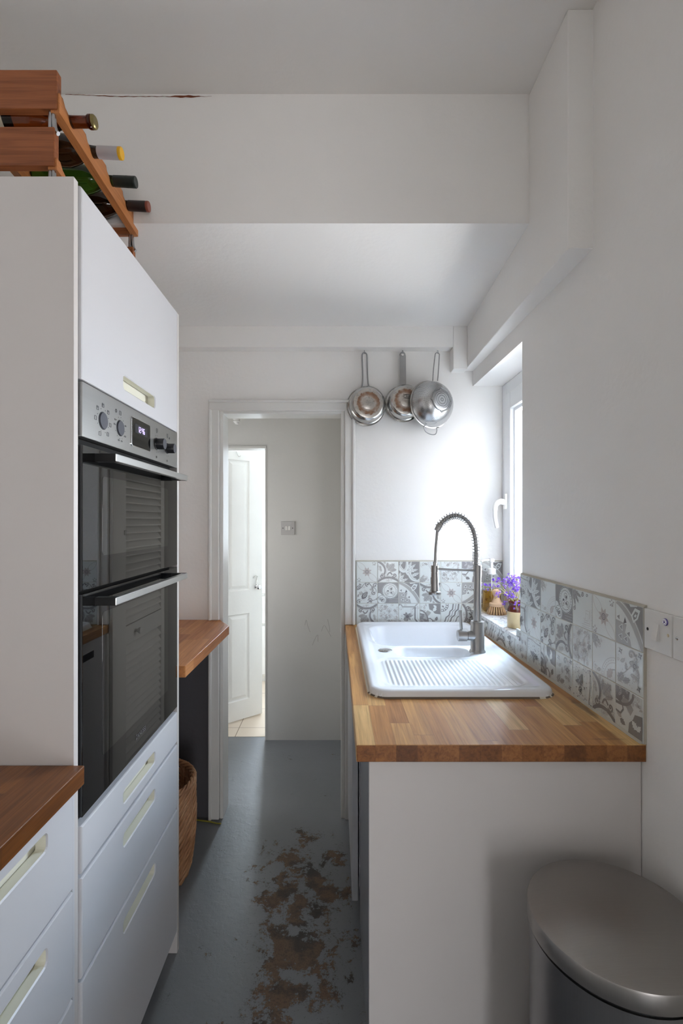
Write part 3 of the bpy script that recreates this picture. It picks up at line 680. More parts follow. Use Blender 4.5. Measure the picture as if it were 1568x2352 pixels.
# ------------------------------------------------------------------ wicker basket
bx, by = -.742, 1.915
t = thing('wicker_basket', 'tall brown wicker basket on the floor under the wooden shelf', 'basket', (bx, by, 0))
def brad(h): return .148+.026*math.sin(min(1, h/.30)*PI*.62)
HB = .375
NS = 20
b = nb()
for i in range(NS):
    a = 2*PI*i/NS; tube(b, [(bx+math.cos(a)*brad(h)*.98, by+math.sin(a)*brad(h)*.98, h) for h in (.005, .06, .12, .18, .24, .30, HB)], .0045, 6)
lathe(b, [(0, .004), (.146, .004), (.150, .012), (0, .012)], 32, Matrix.Translation((bx, by, 0))); obj('stakes', b, 'wicker', t)
b = nb(); step = 2*PI/NS
for i in range(NS):
    for j in range(14):
        h0 = .008+j*.0265+(i % 2)*.008; pts = []; n_ = 11; rise = .088+R.uniform(-.004, .004)
        for k in range(n_):
            s = k/(n_-1); a = i*step+s*step*2.6; h = h0+s*rise-.012
            rr = brad(max(0, h))+.0085*math.sin(s*PI)-.002+.002*math.cos(s*PI*4)
            pts.append((bx+math.cos(a)*rr, by+math.sin(a)*rr, min(max(h, .006), HB+.004)))
        tube(b, pts, R.uniform(.0048, .0062), 7)
obj('weave', b, 'wicker', t)
b = nb()
for q in range(4):
    pts = []
    for k in range(60):
        a = 2*PI*k/60; ph = a*9+q*PI/2
        pts.append((bx+math.cos(a)*(brad(HB)+.008*math.cos(ph)), by+math.sin(a)*(brad(HB)+.008*math.cos(ph)), HB+.010*math.sin(ph)+.004))
    tube(b, pts, .0052, 6, True)
obj('rim', b, 'wicker', t)
b = nb(); tube(b, smooth_path([(-.70, 2.285, .005), (-.64, 2.274, .005), (-.585, 2.262, .005), (-.555, 2.252, .005), (-.533, 2.249, .005)], 5), .0032, 8); tag(obj('yellow_cable', b, 'yellow_cable'), 'short yellow cable on the floor at the foot of the door frame', 'cable')
# ------------------------------------------------------------------ wine rack and bottles on top of the tall unit
RY0, RY1, RXF, RXB = 1.112, 1.565, -.637, -.868
tz = [zr(.686), zr(.817), zr(.948)]                   # underside of each tier's end boards
rk = thing('wine_rack', 'oak wine rack in three tiers on top of the tall unit', 'wine rack', (-.77, 1.34, zr(.686)))
YB = [1.169, 1.2717, 1.378, 1.482]
for k, z in enumerate(tz):
    sh = -.006*(2-k)
    for y0, y1, dz_ in ((RY0, RY0+.02, 0), (RY1-.02, RY1, -.03 if k else -.0)):
        b = nb(); box(b, RXB-.035+sh, RXF-.004+sh, y0, y1, z+dz_, z+.0895+dz_, .002); obj('end_board', b, 'rack_oak', rk)
    for xx in (RXF+sh-.020, RXB+sh):
        b = nb(); bb = nb(); top = []; y = RY0+.004; N = 90
        for i in range(N+1):
            y = RY0+.004+(RY1-RY0-.008)*i/N; d = min(abs(y-q) for q in YB)
            zz = z+(.0385 if k == 2 else .021) - (.0195*(1-(d/.034)**2)**.5 if d < .034 else 0); zz += -.002 if .026 < d < .034 else 0
            top.append((y, zz))
        bot = lambda y: max(zr(.687), z-.006-.025*(y-RY0)/(RY1-RY0)); A0 = [bb.verts.new((xx, y, bot(y))) for y, _ in top]; A1 = [bb.verts.new((xx, y, q)) for y, q in top]
        B0 = [bb.verts.new((xx+.020, y, bot(y))) for y, _ in top]; B1 = [bb.verts.new((xx+.020, y, q)) for y, q in top]
        for i in range(N):
            for P in ((A0[i], A0[i+1], A1[i+1], A1[i]), (B0[i], B1[i], B1[i+1], B0[i+1]), (A1[i], A1[i+1], B1[i+1], B1[i]), (A0[i], B0[i], B0[i+1], A0[i+1])): bb.faces.new(P)
        bb.faces.new((A0[0], A1[0], B1[0], B0[0])); bb.faces.new((A0[-1], B0[-1], B1[-1], A1[-1]))
        bmesh.ops.recalc_face_normals(bb, faces=bb.faces); obj('rail', bb, 'rack_rail', rk)
    for y in (RY0+.010, RY1-.010):
        if k == 0: continue
        b = nb(); zz = z if y < 1.3 else z-.03
        tube(b, smooth_path([(RXF-.018, y, zz+.012), (RXF-.016, y, zz-.010), (RXF-.014, y, zz-.034), (RXF-.010, y, zz-.046), (RXF-.006, y, zz-.05)], 4), .0052, 8); tube(b, [(RXF-.024, y, zz+.012), (RXF-.024, y, zz-.04)], .0045, 8)
        obj('hook', b, 'hook_metal', rk, smooth=True)
def bottle(name, label, y, z, xt, body, capm, kind, tilt=0.0):
    """bottle on its side, neck towards +X; xt = tip"""
    m = Matrix.Translation((xt, y, z)) @ Matrix.Rotation(-PI/2+tilt, 4, 'Y')      # local +Z runs from tip back along -X
    o = thing(name, label, 'bottle', (xt-.16, y, z-.0365), 'bottles in the wine rack')
    b = nb(); lathe(b, [(0, .004), (.0125, .004), (.0128, .05), (.0145, .075), (.0165, .090), (.028, .115), (.0365, .14), (.037, .16), (.037, .285), (.033, .293), (.02, .290), (0, .284)], 32, m); bt = obj('glass_body', b, body, o, smooth=True)
    b = nb()
    if kind == 'crown':
        pr = []
        lathe(b, [(0, -.001), (.0125, -.001), (.0152, .0015), (.0158, .006), (.0150, .0065)], 30, m); cp_ = obj('crown_cap', b, capm, o, smooth=True)
        b = nb(); lathe(b, [(.0134, .007), (.0158, .009), (.0158, .014), (.0138, .018)], 30, m)
        obj('neck_ring', b, body, o, smooth=True)
    else:
        c2 = {'yellow': 'yellow_cap', 'copper': 'copper_cap'}.get(kind)
        pr = [(0, 0), (.0142, 0), (.0152, .0015), (.0152, .008)] ; mi = [1, 1, 1]
        for q in range(4 if kind != 'copper' else 1): pr += [(.0149, .0095+q*.0042), (.0153, .0115+q*.0042)]; mi += [0, 0]
        pr += [(.0150, .030), (.0148, .062), (.0140, .0625)]; mi += [0, 0, 0]
        lathe(b, pr, 30, m, mis=mi[:len(pr)-1]); obj('capsule', b, [capm, c2 or capm], o, smooth=True)
    return o, m
o, m = bottle('beer_bottle', 'brown glass bottle with a gold crown cap, nearest in the rack', YB[0], zr(.9635), -.580, 'amber_glass', 'gold_cap', 'crown')
b = nb(); lathe(b, [(.0373, .205), (.0373, .275)], 32, m); obj('label', b, 'label_paper', o)
lb = text_bm('CHENI', .022, frame((-.815, YB[0]-.0378, zr(.9635)), (0, 0, -1), (1, 0, 0)), .0003); obj('label_lettering', lb, 'ink', o)
o, m = bottle('wine_bottle', 'dark bottle with a grey screw cap and yellow end', YB[1], zr(.9655), -.561, 'dark_glass', 'grey_capsule', 'yellow', .05)
b = nb()
for k in range(3):
    for q in range(5): box(b, -.603+k*.006, -.600+k*.006, YB[1]-.0065+q*.0022, YB[1]-.0050+q*.0022, 0, .0003)
b.free()
bottle('wine_bottle', 'green glass bottle with a dark green screw cap', YB[2], zr(.9645), -.568, 'green_glass', 'green_capsule', 'plain', .05)
bottle('wine_bottle', 'dark bottle with a black capsule and copper-coloured end, farthest in the rack', YB[3], zr(.9625), -.571, 'dark_glass', 'dark_capsule', 'copper', .05)
bottle('wine_bottle', 'green bottle low in the rack, glimpsed under the middle end board', 1.30, zr(.835), -.69, 'green_glass', 'green_capsule', 'plain')
# ================================================================== TILED SPLASHBACKS
LN, LI, MI, DK, RO, BA = 2, 3, 4, 5, 6, 1             # material slots : line, light, mid, dark, rose, base
def bez(a, b_, c, d, n=12):
    return [tuple(((1-t)**3)*a[i]+3*((1-t)**2)*t*b_[i]+3*(1-t)*t*t*c[i]+t**3*d[i] for i in (0, 1)) for t in [k/n for k in range(n+1)]]
def arc2(cx, cy, r, a0, a1, n=16): return [(cx+r*math.cos(math.radians(a0+(a1-a0)*k/n)), cy+r*math.sin(math.radians(a0+(a1-a0)*k/n))) for k in range(n+1)]
def spiral(cx, cy, r0, r1, a0, turns, n=20): return [(cx+(r0+(r1-r0)*k/n)*math.cos(math.radians(a0)+turns*2*PI*k/n), cy+(r0+(r1-r0)*k/n)*math.sin(math.radians(a0)+turns*2*PI*k/n)) for k in range(n+1)]
class Art:
    def __init__(s): s.p = []; s.k = 0
    def fill(s, pts, sh): s.k += 1; s.p.append((list(pts), sh, s.k))
    def st(s, pts, w, sh, w1=None):
        n = len(pts); L = []; Rr = []; s.k += 1
        for i, (x, y) in enumerate(pts):
            a = pts[max(0, i-1)]; c = pts[min(n-1, i+1)]; dx, dy = c[0]-a[0], c[1]-a[1]; q = math.hypot(dx, dy) or 1
            ww = (w if w1 is None else w+(w1-w)*i/(n-1))/2; L.append((x-dy/q*ww, y+dx/q*ww)); Rr.append((x+dy/q*ww, y-dx/q*ww))
        for i in range(n-1): s.p.append(([L[i], Rr[i], Rr[i+1], L[i+1]], sh, s.k+(i % 2)*.3))
    def dot(s, x, y, r, sh, n=8): s.fill(arc2(x, y, r, 0, 360*(n-1)/n, n-1), sh)
    def ring(s, x, y, r, w, sh, n=28): s.st(arc2(x, y, r, 0, 360, n), w, sh)
    def flower(s, x, y, r, k, rot, sh, deep=.45):
        s.fill([(x+r*(1-deep*abs(math.sin(k*(a-rot)/2))**.8)*math.cos(a), y+r*(1-deep*abs(math.sin(k*(a-rot)/2))**.8)*math.sin(a)) for a in [2*PI*i/48 for i in range(48)]], sh)
    def leaf(s, x, y, L, ang, w, sh, lob=5, vein=None):
        ca, sa = math.cos(math.radians(ang)), math.sin(math.radians(ang)); up = []
        for i in range(25):
            t = i/24; hw = w*math.sin(PI*t**.8)*(1-.35*abs(math.sin(lob*PI*t))); up.append((t*L, hw))
        loc = up+[(a, -b_) for a, b_ in up[::-1]]; T = lambda p: (x+p[0]*ca-p[1]*sa, y+p[0]*sa+p[1]*ca)
        s.fill([T(p) for p in loc], sh)
        if vein:
            s.st([T((.05*L, 0)), T((.9*L, 0))], .014, vein)
            for t in (.3, .5, .7):
                for q in (1, -1): s.st([T((t*L, 0)), T(((t+.16)*L, q*w*.55))], .010, vein)
    def curl(s, x, y, r, a0, turns, w, sh): s.st(spiral(x, y, r, r*.22, a0, turns, 18), w, sh, w*.7); s.dot(x+r*.05, y, r*.26, sh)
def design(k):
    a = Art(); r = random.Random(ord(k)*13+5)
    if k in 'BFKNDMI':
        for i in range(9 if k != 'I' else 3): a.curl(r.uniform(.08, .92), r.uniform(.08, .92), r.uniform(.05, .10), r.uniform(0, 360), r.choice((1.2, -1.2)), .016, LN)
        for i in range(5 if k != 'I' else 1): a.leaf(r.uniform(.1, .9), r.uniform(.1, .9), .2, r.uniform(0, 360), .06, LI, 4, LN)
    if k == 'A':
        for p in ((.02, .98, .47, .53), (.53, .47, .98, .02)):
            a.st(bez(p[:2], (p[0]+.26, p[1]-.04), (p[2]+.0, p[3]+.24), p[2:]), .016, LN); a.st(bez(p[:2], (p[0]+.04, p[1]-.28), (p[2]-.26, p[3]+.02), p[2:]), .016, LN)
        a.flower(.5, .5, .24, 4, .4, RO, .55); a.flower(.5, .5, .24, 4, 1.2, RO, .6); a.ring(.5, .5, .075, .02, DK, 16); a.ring(.5, .5, .035, .018, MI, 10)
        for sx, sy in ((.84, .9), (.12, .12)): a.flower(sx, sy, .12, 5, .3, LI, .5); a.flower(sx, sy, .085, 5, .9, BA, .5); a.curl(sx+.02, sy-.06, .05, 30, 1.1, .014, MI)
    elif k == 'B':
        a.st(bez((.02, 1), (.30, .86), (.46, .62), (.30, .36)), .10, MI, .07); a.curl(.22, .30, .115, 20, -1.1, .06, MI)
        a.st(bez((0, .02), (.28, .26), (.60, .34), (1, .06)), .09, MI, .10); a.curl(.80, .34, .11, 200, 1.2, .055, MI); a.st(bez((.46, .32), (.54, .52), (.62, .48), (.70, .36)), .06, MI)
        a.leaf(.50, .56, .46, 48, .20, LI, 5, MI); a.leaf(.62, .56, .30, 10, .10, LI, 3, MI); a.leaf(.46, .66, .30, 85, .09, LI, 3, MI)
        a.st(bez((.10, 1), (.38, .88), (.54, .64), (.38, .38)), .014, LN); a.st(bez((0, .12), (.28, .34), (.60, .44), (1, .16)), .014, LN)
        for x, y in ((.06, .16), (.10, .62), (.06, .76), (.66, .14)): a.curl(x, y, .055, 90, 1.0, .02, LN)
    elif k == 'C':
        a.fill([(.0, .0), (1, 0), (1, 1), (0, 1)], MI)
        for y in (.08, .16, .24): a.st([(.55, y), (1, y)], .02, LI)
        a.dot(.60, .60, .39, BA, 32); a.ring(.60, .60, .37, .022, DK, 32)
        for i in range(26): a.dot(.60+.325*math.cos(i*2*PI/26), .60+.325*math.sin(i*2*PI/26), .014, DK, 6)
        a.ring(.60, .60, .28, .014, DK, 28); a.curl(.47, .48, .11, 0, 1.4, .028, LI); a.curl(.72, .48, .11, 180, -1.4, .028, LI); a.curl(.60, .72, .12, 270, 1.4, .028, LI)
        for q in (60, 180, 300): a.leaf(.60+.05*math.cos(math.radians(q)), .60+.05*math.sin(math.radians(q)), .12, q, .04, DK, 2)
        a.dot(.20, .18, .22, BA, 24); a.dot(.07, .36, .14, BA, 16); a.curl(.26, .17, .13, 90, 1.5, .026, MI); a.curl(.10, .22, .09, 180, -1.4, .026, MI); a.ring(.20, .18, .20, .014, DK, 24)
        for q in range(3): a.leaf(.2, .18, .09, 30+q*120, .03, DK, 2)
    elif k == 'D':
        a.fill([(0, 0), (1, 0), (1, 1), (0, 1)], MI)
        a.st(bez((.0, .80), (.22, .36), (.44, .52), (.40, 1.0), 16), .20, BA, .12); a.st(bez((.36, .42), (.62, .62), (.40, .04), (1.0, .10), 18), .20, BA, .14)
        for p in ((.44, .54, .5, 42), (.44, .50, .5, 14), (.46, .58, .46, 70), (.0, .06, .42, 50), (.0, .0, .5, 22), (.02, .14, .36, 78), (.60, .30, .42, 22), (.06, .84, .26, 60)): a.leaf(p[0], p[1], p[2], p[3], .085, BA, 4, LI)
        a.st(bez((.04, .82), (.24, .42), (.40, .56), (.36, .98), 16), .018, LI); a.st(bez((.40, .44), (.62, .58), (.42, .08), (1.0, .12), 18), .018, LI); a.curl(.88, .16, .06, 0, 1.2, .02, DK)
    elif k == 'E':
        for i, (w, sh) in enumerate(((.06, MI), (.03, MI), (.07, MI), (.022, LI), (.05, MI))):
            o = .10+i*.13; a.st([(o-.06, -.02), (o+.10, .16), (o+.16, .34), (o+.30, .44), (o+.34, .62), (o+.46, .72), (o+.50, 1.02)], w, sh)
        a.dot(.08, .90, .30, BA, 24); a.ring(.06, .92, .30, .03, MI, 24); a.ring(.06, .92, .20, .02, DK, 20)
        for i in range(6):
            q = math.radians(-100+i*24); a.st([(.06+.22*math.cos(q), .92+.22*math.sin(q)), (.06+.28*math.cos(q), .92+.28*math.sin(q))], .035, DK)
        a.leaf(.06, .9, .14, -45, .05, MI, 3)
    elif k == 'F':
        a.st(arc2(1.0, 0, .82, 85, 185, 24), .20, LI); a.fill([(0, .0), (.30, 0), (.34, .22), (.2, .3), (.22, .5), (.0, .55)], MI)
        a.fill([(.42, 1), (.46, .72), (.60, .66), (.72, .52), (1, .48), (1, 1)], MI); a.st([(.36, 1.0), (.42, .70), (.56, .62), (.68, .48), (1.0, .42)], .10, BA); a.st([(.30, 0), (.36, .26), (.50, .30), (.62, .20), (.60, 0)], .05, MI)
        a.st(bez((0, .68), (.3, .66), (.42, .36), (.40, 0)), .07, MI); a.leaf(.78, .80, .24, 230, .10, BA, 4); a.leaf(.80, .80, .2, 140, .07, BA, 3); a.leaf(.76, .18, .22, 70, .09, MI, 4)
        for i in range(9): a.curl(r.uniform(.04, .26), r.uniform(.1, .9), .045, r.uniform(0, 360), 1.1, .018, LN)
    elif k == 'G':
        for i in range(26):
            x, y = r.uniform(.05, .95), r.uniform(.05, .95); a.curl(x, y, r.uniform(.05, .12), r.uniform(0, 360), r.choice((1.2, -1.2)), .016, LN)
        for i in range(7): a.flower(r.uniform(.12, .88), r.uniform(.12, .88), r.uniform(.06, .11), 5, r.random(), LI, .5)
        for i in range(10):
            x, y = r.uniform(.1, .9), r.uniform(.1, .9); a.st(bez((x, y), (x+.15, y+.1), (x+.1, y-.2), (x+.25, y-.1)), .012, LN)
        for i in range(10): a.leaf(r.uniform(.1, .9), r.uniform(.1, .9), .15, r.uniform(0, 360), .04, RO, 3, LN)
    elif k == 'H':
        a.fill([(.30, 1), (1, 1), (1, .16)], MI); a.fill([(0, .55), (.42, .50), (.36, .30), (.55, .18), (.60, 0), (0, 0)], LI)
        a.st(bez((.05, 1.0), (.45, .85), (.80, .50), (1.0, 0)), .20, LI); a.st(bez((.16, 1.0), (.54, .86), (.86, .52), (1.04, .06)), .022, BA); a.st(bez((.0, .92), (.36, .80), (.70, .44), (.92, 0)), .022, BA)
        a.fill([(.58, .74), (.72, .93), (.90, .90), (.82, .70), (.66, .58)], BA); a.fill([(.64, .74), (.73, .86), (.83, .84), (.77, .71), (.68, .65)], MI); a.fill([(.68, .74), (.74, .80), (.78, .78), (.74, .72)], BA)
        a.fill([(.5, 1), (.56, .93), (.8, .97), (.8, 1)], BA)
        for x, y, q in ((.12, .62, 1), (.22, .40, -1), (.20, .18, 1), (.40, .16, -1), (.50, .30, 1)): a.flower(x, y, .10, 3, q, BA, .5); a.flower(x, y, .065, 3, q, MI, .5)
        a.fill([(.30, .50), (.42, .54), (.36, .66)], DK)
    elif k == 'I':
        a.st(arc2(1.02, -.02, .62, 88, 182, 20), .016, LN); a.st(arc2(1.02, -.02, .50, 88, 182, 20), .016, LN)
        for i in range(12): a.dot(1.02+.56*math.cos(math.radians(92+i*8)), -.02+.56*math.sin(math.radians(92+i*8)), .014, LI, 6)
        a.st(arc2(1.02, -.02, .34, 88, 182, 16), .03, LI); a.leaf(.66, .06, .34, 48, .12, RO, 4, LN)
        a.leaf(.02, .98, .42, -28, .10, LI, 4, LN); a.leaf(.02, .98, .40, -62, .09, LI, 4, LN); a.curl(.20, .70, .06, 0, 1.2, .018, LN); a.curl(.42, .88, .05, 90, 1.2, .018, LN)
    elif k == 'J':
        for o in (.06, .12): a.st([(.50, o), (1-o, o), (1-o, .55)], .016, LN)
        a.st([(.56, .28), (.68, .28), (.68, .42), (.80, .42), (.80, .24), (.60, .24), (.60, .18), (.86, .18)], .018, LN); a.st([(.68, .42), (.68, .5), (.86, .5), (.86, .3)], .016, LN)
        for p in ((.03, .97, -20), (.03, .97, -48), (.03, .97, -74)): a.leaf(p[0], p[1], .46, p[2], .08, LI, 4, MI)
        a.curl(.52, .92, .07, 200, 1.3, .03, MI); a.curl(.10, .48, .07, 80, -1.3, .03, MI); a.curl(.74, .90, .05, 0, 1.2, .02, MI)
        for i in range(12): a.dot(.965, .08+i*.07, .010, LN, 6)
    elif k == 'K':
        a.leaf(.26, .22, .44, 52, .15, DK, 6); a.leaf(.31, .285, .32, 52, .09, LI, 3, DK)
        for x, y, q, tn in ((.82, .50, 90, 1.3), (.66, .14, 180, -1.3), (.10, .74, 0, 1.3), (.52, .92, 270, -1.2), (.88, .86, 20, 1.2), (.12, .08, 60, 1.2)):
            a.curl(x, y, .11, q, tn, .045, MI)
        a.st(bez((.6, 1.0), (.7, .7), (1.0, .8), (.92, .52)), .04, MI, .02); a.st(bez((.5, .02), (.75, .2), (.9, .1), (1, .3)), .04, MI, .02); a.st(bez((0, .66), (.2, .62), (.25, .85), (.45, 1)), .04, MI, .02)
        for x, y, q in ((.70, .72, 40), (.78, .62, 100), (.24, .86, 150), (.9, .2, 10), (.06, .3, 70)): a.leaf(x, y, .16, q, .06, LI, 3, MI)
    elif k == 'L':
        for i in range(120):
            x, y = r.random(), r.random(); d = .5+.5*math.sin(x*7+1)*math.cos(y*6); rr_ = .010+.018*d*r.random(); a.dot(x, y, rr_, r.choice((MI, MI, DK)), 6)
        a.flower(.42, .52, .17, 7, .2, MI, .6); a.leaf(.42, .52, .26, 70, .08, MI, 4); a.leaf(.44, .52, .28, 190, .08, MI, 4); a.st(bez((.86, .02), (.80, .3), (1.0, .6), (.86, .98)), .03, LI); a.curl(.42, .30, .09, 10, 1.3, .03, DK)
    elif k == 'M':
        a.fill([(.0, .84), (.10, 1), (.0, 1)], MI); a.st([(.06, 1.0), (.20, .84), (.76, .84), (.90, 1.0)], .07, LI); a.st([(.78, .84), (.78, .26), (.94, .06)], .07, MI); a.st([(.90, .9), (.90, .30), (1.0, .16)], .02, LN)
        for i in range(34): a.dot(.38+r.gauss(0, .15), .34+r.gauss(0, .15), r.uniform(.008, .02), DK, 6)
        for q in range(7): a.leaf(.42, .38, .24, q*52+r.uniform(-15, 15), .07, MI, 3)
        a.dot(.42, .38, .07, DK, 10)
    elif k == 'N':
        a.leaf(.10, .10, .34, 52, .12, LI, 4, MI); a.leaf(.28, .16, .30, 20, .10, LI, 4, MI); a.st(bez((.1, .1), (.4, .5), (.5, .4), (.8, .92)), .016, LN); a.flower(.72, .62, .17, 6, .2, LI, .5); a.ring(.72, .62, .05, .02, DK, 12)
        for x, y in ((.2, .84), (.86, .16), (.9, .9)): a.flower(x, y, .09, 4, .5, MI, .6); a.dot(x, y, .02, BA, 6)
        for i in range(16): a.dot(r.uniform(.1, .9), r.uniform(.1, .9), .010, MI, 6)
        a.st(bez((.72, .62), (.95, .45), (.75, .3), (.86, .16)), .014, LN); a.curl(.60, .84, .12, 0, .9, .05, LI); a.curl(.12, .62, .05, 0, 1.2, .015, LN)
    return a.p
def clip(poly, u0, u1, v0, v1):
    for ax, lim, sg in ((0, u0, 1), (0, u1, -1), (1, v0, 1), (1, v1, -1)):
        out = []
        for i in range(len(poly)):
            p, q = poly[i-1], poly[i]; a, c = sg*(p[ax]-lim), sg*(q[ax]-lim)
            if (a >= 0) != (c >= 0):
                t = a/(a-c); out.append((p[0]+(q[0]-p[0])*t, p[1]+(q[1]-p[1])*t))
            if c >= 0: out.append(q)
        poly = out
        if len(poly) < 3: return None
    return poly
DES = {k: design(k) for k in 'ABCDEFGHIJKLMN'}
def tile(bm, o, ux, uy, n, size, k, rot, flip, u0=0, u1=1, v0=0, v1=1, th=.0078, gap=.0016):
    """one tile; o = its lower-left corner on the wall, ux/uy in-plane units, n outward"""
    b = nb(); g = gap/size/2; e = .012
    def P(u, v, d): return o+ux*(u*size)+uy*(v*size)+n*d
    lo = [b.verts.new(P(u, v, 0)) for u, v in ((u0+g, v0+g), (u1-g, v0+g), (u1-g, v1-g), (u0+g, v1-g))]
    mid = [b.verts.new(P(u, v, th-.001)) for u, v in ((u0+g, v0+g), (u1-g, v0+g), (u1-g, v1-g), (u0+g, v1-g))]
    hi = [b.verts.new(P(u, v, th)) for u, v in ((u0+g+e, v0+g+e), (u1-g-e, v0+g+e), (u1-g-e, v1-g-e), (u0+g+e, v1-g-e))]
    for A, B in ((lo, mid), (mid, hi)):
        for i in range(4): b.faces.new([A[i], A[(i+1) % 4], B[(i+1) % 4], B[i]]).material_index = 1
    b.faces.new(hi).material_index = 1
    bmesh.ops.recalc_face_normals(b, faces=b.faces); join(bm, b)
    ref = (ux.cross(uy)).dot(n) > 0
    for poly, sh, i in DES[k]:
        q = []
        for x, y in poly:
            if flip: x = 1-x
            for _ in range(rot): x, y = 1-y, x
            q.append((x, y))
        q = clip(q, u0+g+e*.6, u1-g-e*.6, v0+g+e*.6, v1-g-e*.6)
        if not q: continue
        ar = sum(q[j-1][0]*q[j][1]-q[j][0]*q[j-1][1] for j in range(len(q)))
        if abs(ar) < 1e-7: continue
        if (ar > 0) != ref: q = q[::-1]
        vs = [bm.verts.new(P(x, y, th+.00006+i*.000009)) for x, y in q]
        bm.faces.new(vs).material_index = sh
TM = ['grout', 'tile_base', 'tile_line', 'tile_light', 'tile_mid', 'tile_dark', 'tile_rose']
Z0 = zr(-.4895)
# far wall
b = nb(); S = .0997; xo = .0975
box(b, xo-.002, .79, YF-.0068, YF, Z0, zr(-.188))
rowsF = [['B', 'G', 'M', 'F', 'E', 'B', 'L'], ['K', 'C', 'H', 'B', 'A', 'H', 'N'], ['A', 'B', 'D', 'I', 'G', 'F', 'H']]
rotF = [[(2, 0), (0, 0), (0, 0), (0, 0), (0, 0), (3, 0), (0, 0)], [(0, 0), (0, 0), (0, 0), (2, 0), (0, 0), (3, 0), (1, 0)], [(0, 0), (0, 0), (0, 0), (2, 1), (1, 0), (3, 0), (0, 0)]]
for rI in range(3):
    for c in range(7):
        k = rowsF[rI][c]; ro, fl = rotF[rI][c]
        tile(b, Vector((xo+c*S, YF, Z0+rI*S)), Vector((1, 0, 0)), Vector((0, 0, 1)), Vector((0, -1, 0)), S, k, ro, fl, u1=min(1, (.79-xo-c*S)/S))
box(b, xo-.003, .79, YF-.0075, YF, zr(-.1905), zr(-.186))
tag(obj('tile_splashback', b, TM), 'grey patterned tile splashback on the far wall behind the sink', 'splashback')
# right wall
b = nb(); ya, yb = 1.0605, 2.2995
def wallp(y, z): return Vector((wx(y), y, z))
wdir = Vector((.0246, -1, 0)).normalized(); wn = Vector((-1, -.0246, 0)).normalized()
hexa(b, [(wx(ya)-.0068, ya, Z0), (wx(ya)+.0005, ya, Z0), (wx(yw0)+.0005, yw0, Z0), (wx(yw0)-.0068, yw0, Z0)], [(wx(ya)-.0068, ya, zr(-.188)), (wx(ya)+.0005, ya, zr(-.188)), (wx(yw0)+.0005, yw0, zr(-.188)), (wx(yw0)-.0068, yw0, zr(-.188))])
hexa(b, [(wx(yw0)-.0068, yw0, Z0), (wx(yw0)+.0005, yw0, Z0), (wx(yb)+.0005, yb, Z0), (wx(yb)-.0068, yb, Z0)], [(wx(yw0)-.0068, yw0, zr(-.427)), (wx(yw0)+.0005, yw0, zr(-.427)), (wx(yb)+.0005, yb, zr(-.427)), (wx(yb)-.0068, yb, zr(-.427))])
colsR = [['F', 'N', 'H'], ['B', 'I', 'A'], ['L', 'G', 'J'], ['N', 'B', 'C'], ['F', 'K', 'I'], ['L', 'A', 'D'], ['G', 'M', 'L'], ['L', 'A', 'A'], ['B', 'A', 'A'], ['E', 'A', 'A'], ['F', 'A', 'A'], ['K', 'A', 'A'], ['B', 'A', 'A']]
rotR = [[(3, 0), (0, 0), (0, 0)], [(0, 0), (0, 0), (0, 0)], [(0, 0), (1, 0), (0, 0)], [(0, 0), (1, 0), (0, 0)], [(0, 0), (0, 0), (0, 0)], [(1, 0), (0, 0), (0, 0)], [(0, 0), (0, 0), (1, 0)]]+[[(0, 0)]*3]*6
SR = .1003
for c in range(13):
    yl = ya+(c+1)*SR                                   # far edge = local left
    for rI in range(3):
        z = Z0+rI*.1003; u0, u1, v1 = 0, 1, 1
        if c > 6:
            if rI > 0: continue
            v1 = (zr(-.427)-Z0)/SR
        if c == 6:
            if rI > 0: u0 = (yl-yw0)/SR
        if yl > yb: u0 = max(u0, (yl-yb)/SR)
        k = colsR[c][rI]; ro, fl = rotR[c][rI]
        tile(b, wallp(yl, z), wdir, Vector((0, 0, 1)), wn, SR, k, ro, fl, u0=u0, u1=u1, v1=v1)
hexa(b, [(wx(ya)-.0078, ya-.002, zr(-.1885)), (wx(ya)+.0005, ya-.002, zr(-.1885)), (wx(yw0)+.0005, yw0, zr(-.1885)), (wx(yw0)-.0078, yw0, zr(-.1885))], [(wx(ya)-.003, ya-.002, zr(-.184)), (wx(ya)+.0005, ya-.002, zr(-.184)), (wx(yw0)+.0005, yw0, zr(-.184)), (wx(yw0)-.003, yw0, zr(-.184))])
hexa(b, [(wx(1.06)-.013, ya+.003, Z0), (wx(1.06)-.0072, ya+.003, Z0), (wx(2.2)-.0072, 2.2, Z0), (wx(2.2)-.013, 2.2, Z0)], [(wx(1.06)-.009, ya+.003, Z0+.005), (wx(1.06)-.0072, ya+.003, Z0+.005), (wx(2.2)-.0072, 2.2, Z0+.005), (wx(2.2)-.009, 2.2, Z0+.005)])
tag(obj('tile_splashback', b, TM), 'grey patterned tile splashback along the right wall under the window', 'splashback')

